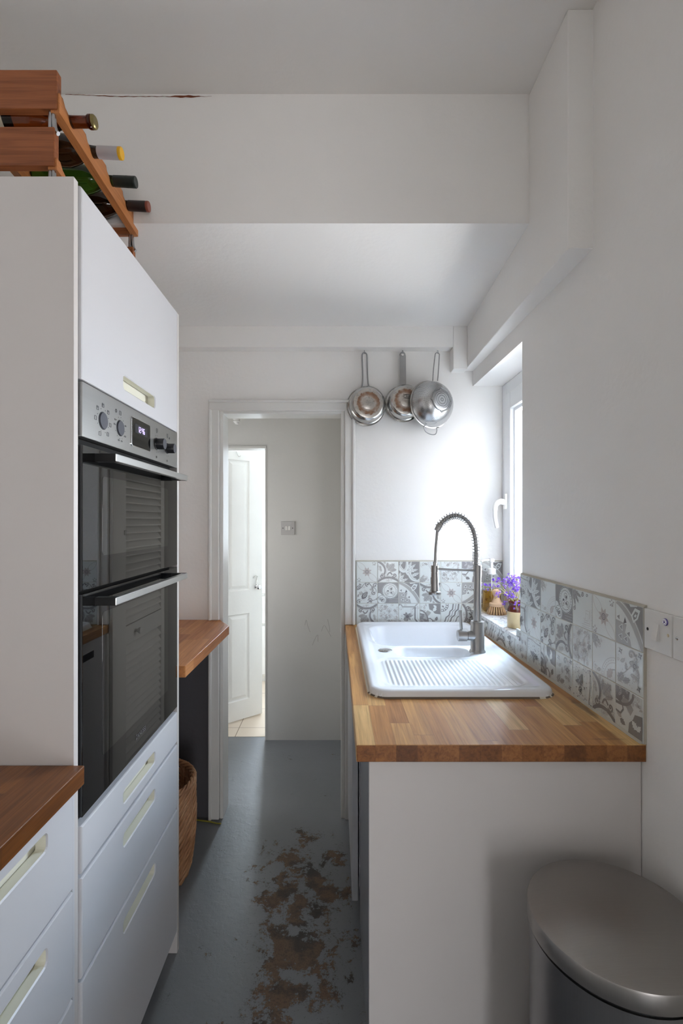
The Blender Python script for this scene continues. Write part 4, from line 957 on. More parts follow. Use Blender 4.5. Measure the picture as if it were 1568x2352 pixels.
# ================================================================== RIGHT SIDE : WORKTOP, CABINET, SINK
wt, wb = zr(-.4905), zr(-.528)
b = nb(); hx_ = [.045, .135, .585, .675]; hy_ = [1.06, 1.655, 2.24, 2.298]
bb = nb()
def gx(i, y): return hx_[i] if i < 3 else wx(y)-.001
for zz in (wt, wb):
    for i in range(3):
        for j in range(3):
            if i == 1 and j == 1: continue
            q = [bb.verts.new((gx(a, hy_[c]), hy_[c], zz)) for a, c in ((i, j), (i+1, j), (i+1, j+1), (i, j+1))]; bb.faces.new(q)
for i in range(3):
    for j, y in ((0, hy_[0]), (3, hy_[3])): bb.faces.new([bb.verts.new(p) for p in ((gx(i, y), y, wb), (gx(i+1, y), y, wb), (gx(i+1, y), y, wt), (gx(i, y), y, wt))])
for j in range(3):
    for i in (0, 3): bb.faces.new([bb.verts.new(p) for p in ((gx(i, hy_[j]), hy_[j], wb), (gx(i, hy_[j+1]), hy_[j+1], wb), (gx(i, hy_[j+1]), hy_[j+1], wt), (gx(i, hy_[j]), hy_[j], wt))])
for i in (1, 2): bb.faces.new([bb.verts.new(p) for p in ((hx_[i], hy_[1], wb), (hx_[i], hy_[2], wb), (hx_[i], hy_[2], wt), (hx_[i], hy_[1], wt))])
for j in (1, 2): bb.faces.new([bb.verts.new(p) for p in ((hx_[1], hy_[j], wb), (hx_[2], hy_[j], wb), (hx_[2], hy_[j], wt), (hx_[1], hy_[j], wt))])
bmesh.ops.remove_doubles(bb, verts=bb.verts, dist=1e-5); bmesh.ops.recalc_face_normals(bb, faces=bb.faces)
ed = [e for e in bb.edges if len(e.link_faces) == 2 and e.calc_face_angle(0) > 1 and (abs(e.verts[0].co.x-.045) < 1e-4 and abs(e.verts[1].co.x-.045) < 1e-4 or abs(e.verts[0].co.y-1.06) < 1e-4 and abs(e.verts[1].co.y-1.06) < 1e-4)]
bmesh.ops.bevel(bb, geom=ed, offset=.0022, segments=2, profile=.5, affect='EDGES')
bb.normal_update()
for f in bb.faces:
    if f.normal.y < -.8: f.material_index = 1
tag(obj('wooden_worktop', bb, ['worktop_oak', 'worktop_end']), 'oak stave worktop with the white sink set into it', 'worktop')
sc = thing('sink_cabinet', 'white sink cabinet with a plain end panel behind the pedal bin', 'cabinet', (.38, 1.6, 0))
b = nb(); prism(b, [(.074, 1.076), (wx(1.08)-.002, 1.076), (wx(1.1)-.002, 1.094), (.074, 1.094)], 0, wb, .0008); obj('end_panel', b, 'cabinet_panel', sc)
b = nb(); box(b, .082, .64, 1.694, 1.712, .1, wb); box(b, .082, .64, 2.272, 2.29, .1, wb); box(b, .082, .64, 1.694, 2.29, .1, .118); box(b, .105, .118, 1.094, 2.29, 0, .1); obj('carcass', b, 'cabinet_white', sc)
b = nb(); box(b, .057, .078, 1.697, 2.286, zr(-1.332), wb-.006, .002); dd = obj('door', b, 'cabinet_white', sc)
b = nb(); box(b, .0565, .060, 1.97, 2.18, zr(-.612), zr(-.580), .001); obj('handle_recess', b, 'dark_hole', dd)
dw = thing('dishwasher', 'grey-fronted dishwasher under the oak worktop beside the end panel', 'dishwasher', (.36, 1.39, 0))
b = nb(); box(b, .104, .66, 1.10, 1.688, .02, wb-.004); obj('body', b, 'appliance_grey', dw)
b = nb(); box(b, .084, .103, 1.099, 1.689, .012, wb-.008, .002); dd = obj('door', b, 'appliance_grey', dw)
b = nb(); box(b, .0828, .086, 1.30, 1.49, wb-.11, wb-.065, .001); obj('handle_recess', b, 'black_plastic', dd)
# ---- sink
def sdrr(x, y, x0, x1, y0, y1, r):
    qx = abs(x-(x0+x1)/2)-(x1-x0)/2+r; qy = abs(y-(y0+y1)/2)-(y1-y0)/2+r
    return math.hypot(max(qx, 0), max(qy, 0))+min(max(qx, qy), 0)-r
def ss(a, b_, v): v = min(1, max(0, (v-a)/(b_-a))); return v*v*(3-2*v)
SX0, SX1, SY0, SY1, SRad = .094, .618, 1.338, 2.272, .055
def sink_h(x, y):
    d = -sdrr(x, y, SX0, SX1, SY0, SY1, SRad)
    e = min(1, max(0, d/.016)); h = .021*(1-(1-e)**2.4)**(1/2.4)
    h -= .0045*ss(.026, .05, d)
    dm = -sdrr(x, y, .150, .578, 1.862, 2.222, .085); h -= .168*ss(-.006, .060, dm)*(.75+.25*ss(.0, .12, dm))+.004*ss(-.03, 0, dm)
    dh = -sdrr(x, y, .222, .482, 1.700, 1.822, .045); h -= .105*ss(-.006, .036, dh)+.002*ss(-.02, 0, dh)
    dd_ = -sdrr(x, y, .140, .566, 1.392, 1.682, .05)
    cut = (x-.46)*.9-(1.70-y)*.52-.0                  # the ribbed field narrows towards the tap
    if dd_ > -.01:
        f = ss(-.004, .012, dd_); h -= .0045*f
        dr_ = min(dd_, (.500+(1.69-y)*.22-x))
        h += .0021*ss(.008, .03, dr_)*math.sin((x-.14)/.0148*2*PI)
    return h
nx, ny = 236, 250; bb = nb(); G = []
for j in range(ny+1):
    row = []
    for i in range(nx+1):
        x = SX0+(SX1-SX0)*i/nx; y = SY0+(SY1-SY0)*j/ny
        s = sdrr(x, y, SX0, SX1, SY0, SY1, SRad)
        if s > 0:
            cx = min(max(x, SX0+SRad), SX1-SRad); cy = min(max(y, SY0+SRad), SY1-SRad); v = Vector((x-cx, y-cy)).normalized()*SRad; x, y = cx+v.x, cy+v.y
        row.append(bb.verts.new((x, y, wt+.0005+sink_h(x, y))))
    G.append(row)
for j in range(ny):
    for i in range(nx):
        f = bb.faces.new((G[j][i], G[j][i+1], G[j+1][i+1], G[j+1][i])); f.smooth = True
bmesh.ops.remove_doubles(bb, verts=bb.verts, dist=2e-5); bmesh.ops.recalc_face_normals(bb, faces=bb.faces)
sk = thing('sink', 'white ceramic one-and-a-half bowl sink with a ribbed drainer', 'sink', (.356, 1.80, wt))
obj('sink_bowl', bb, 'ceramic', sk)
# sealant line and grime round the rim
b = nb(); ol = rrect(SX0-.004, SX1+.004, SY0-.004, SY1+.004, SRad+.004, 10); il = rrect(SX0+.003, SX1-.003, SY0+.003, SY1-.003, SRad-.003, 10); n = len(ol)
A = [b.verts.new((x, y, wt+.0003)) for x, y in ol]; B = [b.verts.new((x, y, wt+.006)) for x, y in il]
for k in range(n):
    f = b.faces.new([A[k], A[(k+1) % n], B[(k+1) % n], B[k]]); mx_, my_ = ol[k]
    f.material_index = 1 if (my_ < SY0+.05 and R.random() < .5) or R.random() < .08 else 0
obj('sealant', b, ['caulk', 'mould'], sk)
ledge = wt+.0005+.0165
b = nb(); lathe(b, [(.024, 0), (.025, .003), (.021, .005), (.017, .0035), (.008, .003), (0, .003)], 28, Matrix.Translation((.181, 1.772, ledge-.001)))
box(b, .176, .186, 1.755, 1.760, ledge+.002, ledge+.006, .001); obj('plug_control', b, 'chrome', sk, smooth=True)
# ---- tap
tx, ty = .5126, 1.754
tp = thing('kitchen_tap', 'brushed steel spring-neck kitchen tap at the right of the sink', 'tap', (tx, ty, ledge))
def T(px, py): q = W(px, py, ty); return q
b = nb(); z1 = T(0, 1425).z
lathe(b, [(0, 0), (.0285, 0), (.0285, .006), (.0262, .009), (.0243, .012), (.0243, z1-ledge-.002), (.0228, z1-ledge), (.014, z1-ledge)], 40, Matrix.Translation((tx, ty, ledge-.002)))
obj('tap_body', b, 'steel_tap', tp, smooth=True)
b = nb(); za, zm, zc = T(0, 1430).z, T(0, 1322).z, T(0, 1298).z
lathe(b, [(.0135, za), (.0135, zm), (.0147, zm), (.0147, zc), (.010, zc)], 32, Matrix.Translation((tx, ty, 0))); rs = obj('riser', b, 'steel_tap', tp, smooth=True)
# mixer joystick
b = nb(); zj = T(0, 1459).z; xe = T(1050, 0).x
m = Matrix.Translation((tx, ty-.004, zj)) @ Matrix.Rotation(-PI/2, 4, 'Y'); ln = tx-xe
lathe(b, [(.0175, 0), (.0175, ln*.52), (.0158, ln*.53), (.0158, ln*.56), (.0205, ln*.57), (.0205, ln*.97), (.019, ln), (0, ln)], 36, m); obj('mixer', b, 'steel_tap', tp, smooth=True)
b = nb(); q0, q1 = T(1059, 1446), T(1056, 1401); tube(b, [q0, q1], .0052, 12); lv = obj('lever', b, 'steel_tap', tp, smooth=True)
# hose and spring
path = smooth_path([T(1093, 1300), T(1093.5, 1268), T(1092, 1242), T(1087, 1219), T(1078, 1202), T(1066, 1190), T(1050, 1184), T(1034, 1186), T(1020, 1195), T(1010, 1206), T(1006, 1213)], 14)
b = nb(); tube(b, path, .0078, 12); obj('hose', b, 'steel_wire', tp, smooth=True)
# resample by length
def resample(P, n):
    L = [0]
    for a, c in zip(P, P[1:]): L.append(L[-1]+(c-a).length)
    out = []; k = 0
    for i in range(n+1):
        s = L[-1]*i/n
        while k < len(P)-2 and L[k+1] < s: k += 1
        f = (s-L[k])/max(1e-9, L[k+1]-L[k]); out.append(P[k]+(P[k+1]-P[k])*f)
    return out, L[-1]
RP, LL = resample(path, 1200); pts = []; ph = 0.0
for i, p in enumerate(RP):
    tn = (RP[min(1200, i+1)]-RP[max(0, i-1)]).normalized(); w = Vector((0, 1, 0)); u = tn.cross(w).normalized()
    s = LL*i/1200; pitch = .0056 if s < .05 else .0112 if s < .19 else .0095
    ph += LL/1200/pitch*2*PI; rr_ = .0128
    if i % 3 == 0: pts.append(p+(u*math.cos(ph)+w*math.sin(ph))*rr_)
b = nb(); tube(b, pts, .00165, 6); obj('spring', b, 'steel_tap', tp)
b = nb(); d0, d1 = T(1012, 1204), T(1003, 1219); tube(b, [d0, d0+(d1-d0)*.3, d1], [.0118, .0125, .0105], 18); obj('spring_clamp', b, 'steel_tap', tp, smooth=True)
b = nb(); tube(b, smooth_path([T(1005, 1214), T(1003, 1235), T(1000.5, 1265), T(999.5, 1294)], 8), .0054, 12); obj('supply_hose', b, 'steel_wire', tp, smooth=True)
hxp = T(998, 0).x
b = nb(); hz_ = [T(0, y).z for y in (1366, 1358.5, 1357, 1316, 1314, 1299, 1290)]
lathe(b, [(0, hz_[0]), (.021, hz_[0]), (.0225, hz_[0]+.002), (.0225, hz_[1]-.001), (.0150, hz_[2]), (.0132, hz_[3]), (.0122, hz_[3]+.001), (.0122, hz_[4]), (.0135, hz_[4]), (.0135, hz_[5]), (.0065, hz_[5]+.001), (.0062, hz_[6]), (0, hz_[6])], 32, Matrix.Translation((hxp, ty, 0))); sh_ = obj('spray_head', b, 'steel_tap', tp, smooth=True)
b = nb(); q = T(991, 1334); box(b, q.x-.0035, q.x+.004, ty-.004, ty+.004, q.z-.013, q.z+.013, .0012); obj('spray_button', b, 'knob_dark', sh_)
b = nb(); tube(b, [T(1004, 1307), T(1088, 1310.5)], .0046, 12); obj('support_arm', b, 'steel_tap', tp, smooth=True)
# ---- pedal bin
bx, by, br = .512, .888, .150
bn = thing('pedal_bin', 'round brushed steel pedal bin in the near right corner', 'bin', (bx, by, 0))
mB = Matrix.Translation((bx, by, 0)); zt_ = zr(-.7235)
b = nb(); lathe(b, [(0, .03), (br-.004, .03), (br-.004, zt_-.042), (br-.010, zt_-.040), (br-.012, zt_-.05), (0, zt_-.05)], 96, mB); obj('bin_body', b, 'steel_bin', bn, smooth=True)
b = nb(); lathe(b, [(0, 0), (br-.002, 0), (br, .004), (br, .030), (br-.003, .033), (br-.01, .033)], 64, mB); obj('bin_foot', b, 'black_plastic', bn, smooth=True)
b = nb(); lathe(b, [(0, zt_-.046), (br-.007, zt_-.046), (br-.007, zt_-.026), (0, zt_-.026)], 96, mB); obj('seal_ring', b, 'black_plastic', bn, smooth=True)
b = nb(); pr = [(br-.005, zt_-.033), (br, zt_-.033), (br+.0005, zt_-.031), (br+.0005, zt_-.004), (br-.0008, zt_-.001), (br-.004, zt_+.0006)]
for k in range(1, 15): pr.append(((br-.004)*(1-k/14), zt_+.0006+.016*(1-(1-k/14)**2.2)))
lathe(b, pr, 96, mB); obj('bin_lid', b, 'steel_lid', bn, smooth=True)
b = nb(); box(b, bx+.03-.02, bx+.03+.02, by+br-.005, by+br+.018, zt_-.05, zt_-.02, .003); obj('hinge', b, 'black_plastic', bn)
b = nb(); box(b, bx-.035, bx+.035, by-br-.035, by-br+.02, .012, .020, .003); obj('pedal', b, 'black_plastic', bn)
# ================================================================== THINGS ON THE RIGHT WALL
def onwall(yc, zc): return frame(Vector((wx(yc), yc, zc)), wdir, (0, 0, 1))     # local x towards the viewer, y up, z off the wall
def lb(bm, m, x0, x1, y0, y1, z0, z1, bev=0, mi=0):
    q = nb(); box(q, x0, x1, y0, y1, z0, z1, bev); bmesh.ops.transform(q, matrix=m, verts=q.verts); return join(bm, q, mi)
sw = thing('light_switch', 'white light switch plate with a purple flower sticker beside the tiles', 'light switch', (wx(1.014), 1.014, zr(-.276)))
m = onwall(1.0148, zr(-.2325))
b = nb(); lb(b, m, -.043, .043, -.043, .043, 0, .0082, .0018); obj('plate', b, 'plate_white', sw)
b = nb(); q = nb(); hexa(q, [(-.012, -.018, .0075), (.006, -.018, .0075), (.006, .018, .0075), (-.012, .018, .0075)], [(-.012, -.018, .0155), (.006, -.018, .0155), (.006, .018, .009), (-.012, .018, .009)]); bmesh.ops.bevel(q, geom=list(q.edges), offset=.0008, segments=2, affect='EDGES'); bmesh.ops.transform(q, matrix=m, verts=q.verts); join(b, q); obj('rocker', b, 'plate_white', sw)
for xx in (-.031, .031):
    b = nb(); lathe(b, [(0, .0083), (.0034, .0083), (.0036, .008), (.0036, .0078)], 18, m @ Matrix.Translation((xx, 0, 0))); obj('screw_hole', b, 'dark_hole' if xx < 0 else 'stoneware', sw)
b = nb(); lathe(b, [(.0075, .0082), (.0075, .0098), (.0066, .0108), (0, .0112)], 26, m @ Matrix.Translation((.0245, .026, 0)), mis=[0, 0, 1])
for k in range(5):
    a = k*2*PI/5; lathe(b, [(0, .0117), (.0017, .0117), (.0017, .011)], 10, m @ Matrix.Translation((.0245+.0042*math.cos(a), .026+.0042*math.sin(a), 0)), mi=1)
lathe(b, [(0, .0118), (.0018, .0118), (.0018, .011)], 10, m @ Matrix.Translation((.0245, .026, 0)), mi=0)
obj('flower_sticker', b, ['sticker_blue', 'sticker_white'], sw, label='round purple and white flower sticker')
so = thing('power_socket', 'white socket plate at the right edge next to the light switch', 'socket', (wx(.926), .926, zr(-.276)))
m = onwall(.927, zr(-.2325))
b = nb(); lb(b, m, -.043, .043, -.043, .043, 0, .0085, .0018); obj('plate', b, 'plate_white', so)
b = nb()
for x0, x1, y0, y1 in ((-.014, -.0075, -.026, -.022), (.0075, .014, -.026, -.022), (-.002, .002, -.010, -.002)): lb(b, m, x0, x1, y0, y1, .008, .0088)
obj('pin_holes', b, 'dark_hole', so)
b = nb(); lb(b, m, .012, .022, .008, .028, .008, .0115, .001); obj('rocker', b, 'plate_white', so)
for xx in (-.031, .031):
    b = nb(); lathe(b, [(0, .009), (.003, .009), (.0034, .0084)], 16, m @ Matrix.Translation((xx, 0, 0))); lb(b, m, xx-.0028, xx+.0028, -.0004, .0004, .009, .0092, 0, 1); obj('screw', b, ['steel_pan', 'dark_hole'], so)
hs = thing('light_switch', 'small pale grey double light switch on the hall wall', 'light switch', (-.308, hy, zr(-.09)))
q = W(661, 1213, hy); m = frame((q.x, hy, q.z), (1, 0, 0), (0, 0, 1))
b = nb(); lb(b, m, -.044, .044, -.043, .043, 0, .008, .0015); obj('plate', b, 'plate_grey', hs)
for xx in (-.009, .009):
    b = nb(); lb(b, m, xx-.0075, xx+.0075, -.013, .013, .007, .0115, .001); obj('rocker', b, 'plate_white', hs)
for xx in (-.031, .031):
    b = nb(); lathe(b, [(0, .0085), (.003, .0085), (.003, .0075)], 14, m @ Matrix.Translation((xx, 0, 0))); obj('screw', b, 'dark_hole', hs)
# ================================================================== ON THE SILL
zs = zr(-.415)
# soap dispenser
sx, sy = .716, 2.225
t = thing('soap_dispenser', 'clear pump bottle of amber soap on the sill in the far corner', 'soap dispenser', (sx, sy, zs))
mm = Matrix.Translation((sx, sy, zs)); 
b = nb(); lathe(b, [(0, .001), (.036, .001), (.041, .005), (.0415, .02), (.0415, .115), (.039, .128), (.028, .150), (.018, .168), (.0165, .174), (.0165, .182)], 40, mm); obj('bottle', b, 'clear_plastic', t, smooth=True)
b = nb(); lathe(b, [(0, .003), (.035, .003), (.0395, .007), (.0395, .098), (0, .098)], 36, mm); obj('liquid_soap', b, 'amber_soap', t, smooth=True)
b = nb(); lathe(b, [(.0175, .172), (.0185, .174), (.0185, .196), (.013, .199), (.0065, .200), (.0065, .225), (.012, .228), (.013, .238), (.011, .243), (0, .243)], 28, mm)
tube(b, smooth_path([(sx-.004, sy, zs+.235), (sx-.03, sy, zs+.236), (sx-.048, sy, zs+.231)], 5), .0055, 10); pu = obj('pump', b, 'white_plastic', t, smooth=True)
b = nb(); tube(b, [(sx, sy, zs+.172), (sx, sy, zs+.012)], .0026, 8); obj('dip_tube', b, 'white_plastic', pu)
# dish brush
q = W(1140, 1409, 2.165); mx0, my0 = q.x, 2.165
t = thing('dish_brush', 'round wooden dish brush with a knob grip standing on the sill', 'brush', (mx0, my0, zs))
mm = Matrix.Translation((mx0, my0, zs))
b = nb(); lathe(b, [(0, .034), (.029, .034), (.0315, .037), (.0315, .047), (.029, .050), (.023, .0515), (.019, .058), (.0135, .070), (.0125, .078), (.017, .088), (.0185, .097), (.016, .106), (.009, .111), (0, .112)], 36, mm); obj('wooden_grip', b, 'pale_wood', t, smooth=True)
b = nb()
for ring, rr_, nn_ in ((0, .028, 20), (1, .018, 12), (2, .008, 6)):
    for k in range(nn_):
        a = 2*PI*k/nn_+ring*.2; d = Vector((math.cos(a), math.sin(a), 0)); p0 = Vector((mx0, my0, zs+.035))+d*rr_; p1 = Vector((mx0, my0, zs+.0006))+d*(rr_*1.42)
        tube(b, [p0, p0+(p1-p0)*.5, p1], [.0026, .0038, .0052], 7)
obj('bristles', b, 'bristle', t)
# stoneware jar and its dried flowers
jx, jy = .7035, 1.890
mm = Matrix.Translation((jx, jy, zs))
b = nb(); lathe(b, [(0, .001), (.0315, .001), (.0335, .004), (.0335, .064), (.0335, .072), (.0325, .078), (.0275, .084), (.0262, .090), (.0285, .095), (.0292, .102), (.0275, .105), (.0245, .104), (.0235, .090), (.029, .07), (0, .06)], 44, mm, mis=[0]*3+[1]*11)
tag(obj('stoneware_jar', b, ['stoneware', 'brown_glaze'], None, (jx, jy, zs), True), 'small stoneware jar with a brown glazed neck on the sill', 'jar')
def floret(bm, c, d, s, mi):
    d = d.normalized(); u = d.orthogonal().normalized(); w = d.cross(u); base = bm.verts.new(c); a0 = R.random()*6
    for k in range(5):
        a = a0+2*PI*k/5; da = .42
        tip = c+d*s*.9+(u*math.cos(a)+w*math.sin(a))*s*.8
        l = c+d*s*.75+(u*math.cos(a-da)+w*math.sin(a-da))*s*.5; r_ = c+d*s*.75+(u*math.cos(a+da)+w*math.sin(a+da))*s*.5
        f = bm.faces.new([base, bm.verts.new(l), bm.verts.new(tip), bm.verts.new(r_)]); f.material_index = mi
def sprig(label, tip_px, side_px, n, spread):
    """a thin stem out of the jar with purple florets along its bent head"""
    p0 = Vector((jx+R.uniform(-.012, .012), jy+R.uniform(-.01, .01), zs+.075)); tip = W(*tip_px); mid = W(*side_px)
    o = thing('dried_flower', label, 'flower', (p0.x, p0.y, zs+.075), 'dried purple flowers in the stoneware jar')
    pa = smooth_path([p0, p0+(mid-p0)*.55+Vector((0, 0, .006)), mid, tip], 8)
    b = nb(); tube(b, pa, [.0014]*(len(pa)-9)+[.0010]*9, 5)
    fl = nb()
    for k in range(n):
        c = pa[-1-int(R.random()*R.random()*13)]; d = Vector((R.gauss(0, 1), R.gauss(0, 1), R.gauss(.35, 1))).normalized(); e = c+d*spread*R.uniform(.35, 1)
        tube(b, [c, (c+e)/2+Vector((0, 0, -.001)), e], .0005, 4); floret(fl, e, d+Vector((0, 0, .3)), R.uniform(.0062, .009), 0 if R.random() < .62 else 1)
    obj('stem', b, 'stem', o); obj('florets', fl, ['petal', 'petal_light'], o)
J = 1.89
sprig('purple dried flower bending far left over the dish brush', (1112, 1349, J+.02), (1146, 1352, J+.01), 16, .015)
sprig('purple dried flower arching left just above the dish brush grip', (1139, 1335, J+.03), (1150, 1345, J+.02), 18, .014)
sprig('purple dried flower drooping low in front of the dish brush', (1137, 1375, J-.02), (1155, 1362, J-.01), 9, .010)
sprig('purple dried flower hanging lowest, between the dish brush and the jar', (1157, 1386, J-.01), (1160, 1365, J-.01), 9, .011)
sprig('purple dried flower nodding at the left rim of the jar', (1173, 1374, J-.03), (1176, 1366, J-.03), 14, .010)
sprig('tall purple dried flower at the top left of the bunch', (1164, 1336, J+.02), (1176, 1356, J), 22, .016)
sprig('tall purple dried flower with the highest head in the bunch', (1172, 1325, J), (1180, 1352, J), 24, .014)
sprig('tall purple dried flower at the right of the bunch by the tiles', (1186, 1330, J-.01), (1188, 1356, J), 26, .015)
sprig('tall purple dried flower in the thick of the bunch', (1180, 1342, J-.02), (1184, 1360, J-.01), 24, .014)
sprig('purple dried flower leaning right behind the tiled wall end', (1194, 1342, J+.02), (1192, 1362, J), 20, .014)
sprig('short purple dried flower hanging down the front of the jar', (1184, 1399, J-.045), (1187, 1380, J-.03), 5, .006)
# ================================================================== PANS ON THE FAR WALL
def hook(px, py, label):
    q = W(px, py, 2.282); b = nb()
    tube(b, smooth_path([(q.x, 2.282, zr(.8065)), (q.x, 2.282, q.z+.006), (q.x, 2.276, q.z-.004), (q.x, 2.266, q.z-.002), (q.x, 2.264, q.z+.006)], 5), .0016, 8)
    tag(obj('hook', b, 'hook_metal'), label, 'hook', 'hooks under the pipe boxing')
    return q
def pan_mat(px, py, Y, yaw, pitch=0): return Matrix.Translation(W(px, py, Y)) @ Matrix.Rotation(yaw, 4, 'Z') @ Matrix.Rotation(PI/2+pitch, 4, 'X')
# local z of pan_mat points to the viewer (-Y)
def pan(label, cpx, cpy, r0, rb, dep, yaw, loc):
    m = pan_mat(cpx, cpy, 2.286, yaw); o = thing('saucepan', label, 'saucepan', loc, 'pans hanging on the far wall')
    b = nb(); lathe(b, [(r0+.003, .002), (r0+.004, 0), (r0, -.001), (r0-.002, .003), (r0-.002, .012), (r0-.006, .014), (r0-.006, dep-.014), (rb+.004, dep-.004), (rb-.001, dep), (rb-.004, dep+.0015), (rb-.004, dep-.002), (r0-.010, .02), (r0-.006, .003)][::1], 64, m); obj('pan_side', b, 'steel_pan', o, smooth=True)
    c = m @ Vector((0, 0, dep))
    b = nb(); lathe(b, [(rb-.003, dep+.0012), (rb-.006, dep+.0022), (.030, dep+.0022), (.029, dep+.0018), (.028, dep+.0022), (0, dep+.0022)], 64, m)
    bo = bpy.data.objects.new('pan_bottom', bpy.data.meshes.new('pan_bottom')); COL.objects.link(bo); bo.parent = o
    bo.matrix_basis = Matrix.Translation(-Vector(loc)) @ m @ Matrix.Rotation(-PI/2, 4, 'X')
    bmesh.ops.transform(b, matrix=(m @ Matrix.Rotation(-PI/2, 4, 'X')).inverted(), verts=b.verts); b.to_mesh(bo.data); b.free(); bo.data.materials.append(M['pan_base']); bo['label'] = 'burnt steel pan base'
    return o, m
q = hook(836.5, 812, 'small hook holding the saucepan with the wire loop handle')
o, m = pan('small steel saucepan with a wire loop handle, nearest the doorway', 840, 934, .0885, .071, .068, .10, (.145, 2.25, .56+1.3))
Yh = 2.272
b = nb(); tube(b, smooth_path([W(829, 893, Yh), W(831.5, 884, Yh), W(832.6, 868, Yh), W(832, 840, Yh), W(831.3, 818, Yh), W(833, 812, Yh), W(836.5, 810, Yh), W(840.5, 812, Yh), W(842.5, 818, Yh), W(843, 840, Yh), W(844, 868, Yh), W(845.5, 882, Yh), W(848.5, 893, Yh)], 6), .0036, 10); obj('handle', b, 'steel_wire', o, smooth=True)
l_ = text_bm('IKEA', .0125, m @ Matrix.Translation((0, .002, .0708)), .0003); obj('lettering', l_, 'steel_wire', o)
q = hook(924, 811, 'small hook holding the saucepan with the flat handle')
o, m = pan('steel saucepan with a flat bar handle hanging between the other pan and the strainer', 925, 928, .083, .066, .070, .06, (.315, 2.25, 1.86))
b = nb(); q0, q1 = W(925, 887, Yh), W(924, 812, Yh); hl = q0.z-q1.z
pl = [(q0.x+.0145, q0.z), (q0.x+.0135, q1.z-.012)]+[(q1.x+.0135*math.cos(math.radians(a)), q1.z-.006+.0135*math.sin(math.radians(a))) for a in range(0, 181, 20)]+[(q0.x-.0135, q1.z-.012), (q0.x-.0145, q0.z)]
ring = [(q1.x+.0065*math.cos(math.radians(a)), q1.z-.006+.0065*math.sin(math.radians(a))) for a in range(0, 360, 24)]
bb = nb(); faces = []
lo = [bb.verts.new((x, Yh-.004, z)) for x, z in pl]; li = [bb.verts.new((x, Yh-.004, z)) for x, z in ring]
ed = [bb.edges.new((lo[i-1], lo[i])) for i in range(len(lo))]+[bb.edges.new((li[i-1], li[i])) for i in range(len(li))]
bmesh.ops.triangle_fill(bb, use_beauty=True, edges=ed)
ex = bmesh.ops.extrude_face_region(bb, geom=list(bb.faces)); bmesh.ops.translate(bb, vec=(0, .006, 0), verts=[v for v in ex['geom'] if isinstance(v, bmesh.types.BMVert)]); bmesh.ops.recalc_face_normals(bb, faces=bb.faces)
obj('handle', bb, 'steel_wire', o)
bb = nb(); lathe(bb, [(.0062, -.001), (.0085, -.002), (.0085, .002), (.0062, .001)], 20, Matrix.Translation((q1.x, Yh-.004, q1.z-.006)) @ Matrix.Rotation(PI/2, 4, 'X')); obj('handle_eyelet', bb, 'steel_pan', o)
l_ = text_bm('IKEA', .0125, m @ Matrix.Translation((.012, .018, .0728)), .0004); obj('lettering', l_, 'ink', o)
bb = nb(); pts = [m @ Vector((.012+.0225*math.cos(a)*(1 if abs(math.cos(a)) < .9 else 1), .018+.0085*math.sin(a), .0728)) for a in [2*PI*k/28 for k in range(28)]]; tube(bb, pts, .0008, 5, True); tube(bb, [m @ Vector(p) for p in ((-.012, .009, .0728), (.036, .009, .0728), (.036, .027, .0728), (-.012, .027, .0728))], .0007, 5, True); obj('badge', bb, 'ink', o)
# strainer
q = hook(1004, 811, 'small hook holding the round strainer')
o = thing('strainer', 'round perforated steel strainer hanging nearest the window', 'strainer', (.45, 2.2, 1.84), 'pans hanging on the far wall')
RS = .108
ms = Matrix.Translation(W(988, 930, 2.235)) @ Matrix.Rotation(.42, 4, 'Z') @ Matrix.Rotation(PI/2-.05, 4, 'X')
b = nb(); pr = []
for k in range(17):
    a = k/16*math.radians(70); pr.append((RS*.985*math.cos(a)**.9 if a < 1.3 else 0, .088*math.sin(a)/math.sin(math.radians(70))))
pr += [(RS*.22, .0895), (0, .0895)]
lathe(b, pr, 72, ms, uv=True); obj('perforated_bowl', b, 'strainer_mesh', o, smooth=True)
b = nb(); lathe(b, [(RS-.004, -.003), (RS+.003, -.003), (RS+.004, 0), (RS+.003, .004), (RS-.003, .005), (RS-.004, -.003)], 72, ms); obj('rim', b, 'steel_pan', o, smooth=True)
b = nb(); pts = []
for k in range(40):
    a = 2*PI*k/40; r_ = RS*.47+(.006 if k % 10 == 0 else 0); pts.append(ms @ Vector((r_*math.cos(a), r_*math.sin(a), .090 if k % 10 else .084)))
tube(b, pts, .0019, 7, True); obj('foot_ring', b, 'steel_wire', o)
b = nb(); Ys = 2.262; tube(b, smooth_path([W(993.5, 874, 2.235), W(995, 850, Ys), W(998.5, 818, Ys), W(1000, 812, Ys), W(1004, 810, Ys), W(1008, 813, Ys), W(1008.5, 818, Ys), W(1006.5, 850, Ys), W(1004.5, 874, 2.225)], 6), .0022, 8); obj('handle', b, 'steel_wire', o)
b = nb(); tube(b, smooth_path([W(979, 976, 2.20), W(974, 979, 2.20), W(974, 984, 2.205), W(978, 992, 2.21), W(990, 998, 2.215), W(1000, 997, 2.21), W(1003, 988, 2.205), W(1002, 983, 2.2), W(1008, 981, 2.19)], 5), .0022, 8); obj('rest_loop', b, 'steel_wire', o)
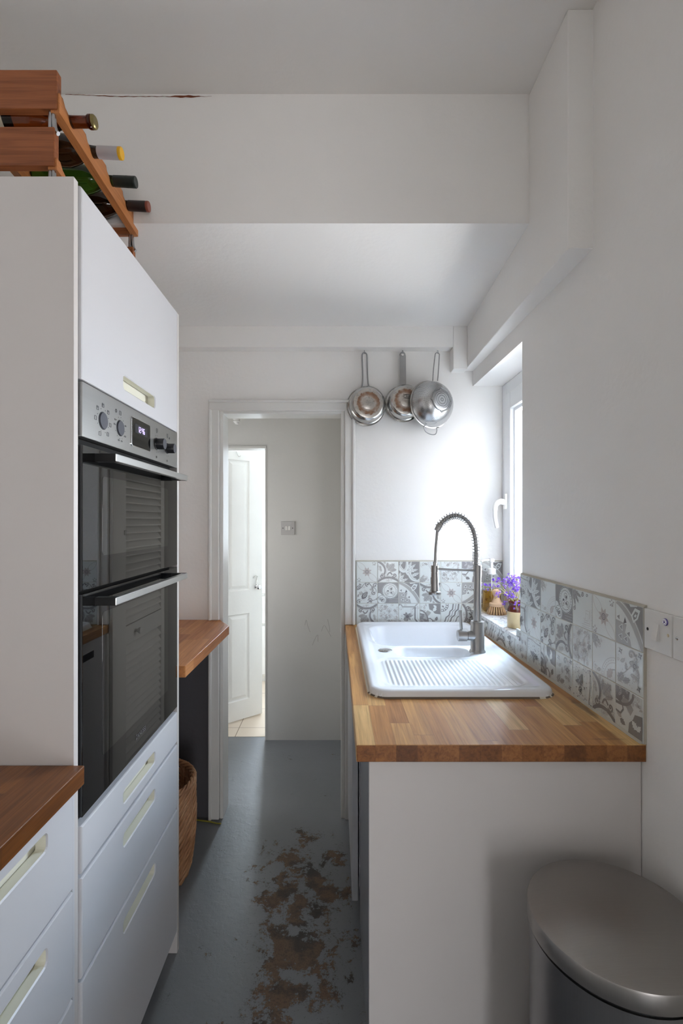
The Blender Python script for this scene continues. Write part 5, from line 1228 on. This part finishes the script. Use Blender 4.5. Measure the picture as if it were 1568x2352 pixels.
# ================================================================== HALL AND BATHROOM
q = W(543.5, 953, 2.78)
t = thing('lamp_holder', 'ribbed white lamp holder hanging from the hall ceiling', 'lamp holder', (q.x, 2.78, q.z-.04))
b = nb(); pr = [(0, -.052), (.010, -.052), (.012, -.048)]
for k in range(4): pr += [(.0145+k*.0018, -.044+k*.013), (.020+k*.0012, -.040+k*.013), (.020+k*.0012, -.036+k*.013), (.014+k*.0015, -.034+k*.013)]
pr += [(.018, .02), (.006, .03), (0, .03)]
lathe(b, pr, 28, Matrix.Translation((q.x, 2.78, q.z))); obj('socket', b, 'white_plastic', t, smooth=True)
b = nb(); tube(b, [(q.x, 2.78, q.z+.028), (q.x, 2.78, 2.282)], .003, 8); obj('flex', b, 'white_plastic', t)
t = thing('vanity_unit', 'white bathroom vanity unit with chrome knobs beyond the open door', 'vanity unit', (-.60, 4.38, .002))
b = nb(); box(b, -.86, -.42, 4.22, 4.615, .06, .78, .004); box(b, -.85, -.43, 4.26, 4.61, .002, .06); cb_ = obj('cabinet_body', b, 'gloss_white', t)
b = nb(); box(b, -.88, -.40, 4.19, 4.62, .78, .86, .02); obj('basin', b, 'ceramic', t)
for z0, z1 in ((.52, .76), (.08, .50)):
    b = nb(); box(b, -.855, -.425, 4.20, 4.222, z0, z1, .004); d = obj('drawer_front', b, 'gloss_white', t)
    b = nb(); lathe(b, [(0, 0), (.008, 0), (.007, .012), (.017, .02), (.015, .03), (0, .033)], 18, Matrix.Translation((-.665, 4.20, (z0+z1)/2)) @ Matrix.Rotation(PI/2, 4, 'X')); obj('knob', b, 'chrome', d, smooth=True)

# ================================================================== LIGHT
w = bpy.data.worlds.new('world'); SC.world = w; w.use_nodes = True; nt = w.node_tree
bg = nt.nodes['Background']; tc = nt.nodes.new('ShaderNodeTexCoord'); sp = nt.nodes.new('ShaderNodeSeparateXYZ'); nt.links.new(tc.outputs['Generated'], sp.inputs[0])
rp = nt.nodes.new('ShaderNodeValToRGB'); nt.links.new(sp.outputs[2], rp.inputs[0])
e = rp.color_ramp.elements; e[0].position = .0; e[0].color = (.95, .96, 1, 1); e[1].position = .65; e[1].color = (.62, .77, 1, 1)
nt.links.new(rp.outputs[0], bg.inputs['Color']); bg.inputs['Strength'].default_value = WORLD
def area(name, loc, rot, sx, sy, power, col=(1, 1, 1), portal=False, spread=None):
    d = bpy.data.lights.new(name, 'AREA'); d.shape = 'RECTANGLE'; d.size = sx; d.size_y = sy; d.energy = power; d.color = col
    if spread: d.spread = spread
    if portal: d.cycles.is_portal = True
    o = bpy.data.objects.new(name, d); COL.objects.link(o); o.location = loc; o.rotation_euler = rot; o['kind'] = 'helper'; return o
area('window_portal', (.875, 2.013, zr(.113)), (0, PI/2, 0), 1.06, .58, 1, portal=True)
area('bathroom_portal', (-.4725, 4.73, 1.54), (-PI/2, 0, 0), .365, 1.04, 1, portal=True)
for a in LAMPS:
    n_, l_, tgt, *rest = a
    area(n_, l_, (Vector(tgt)-Vector(l_)).to_track_quat('-Z', 'Y').to_euler(), *rest)
vs = SC.view_settings; vs.view_transform = 'Standard'; vs.look = 'None'; vs.gamma = 1; vs.exposure = EXPOSURE; vs.use_curve_mapping = False
SC.cycles.max_bounces = 12; SC.cycles.diffuse_bounces = 8; SC.cycles.glossy_bounces = 6; SC.cycles.transmission_bounces = 8; SC.cycles.transparent_max_bounces = 12
SC.cycles.caustics_reflective = False; SC.cycles.caustics_refractive = False; SC.cycles.use_denoising = True; SC.cycles.sample_clamp_indirect = 8
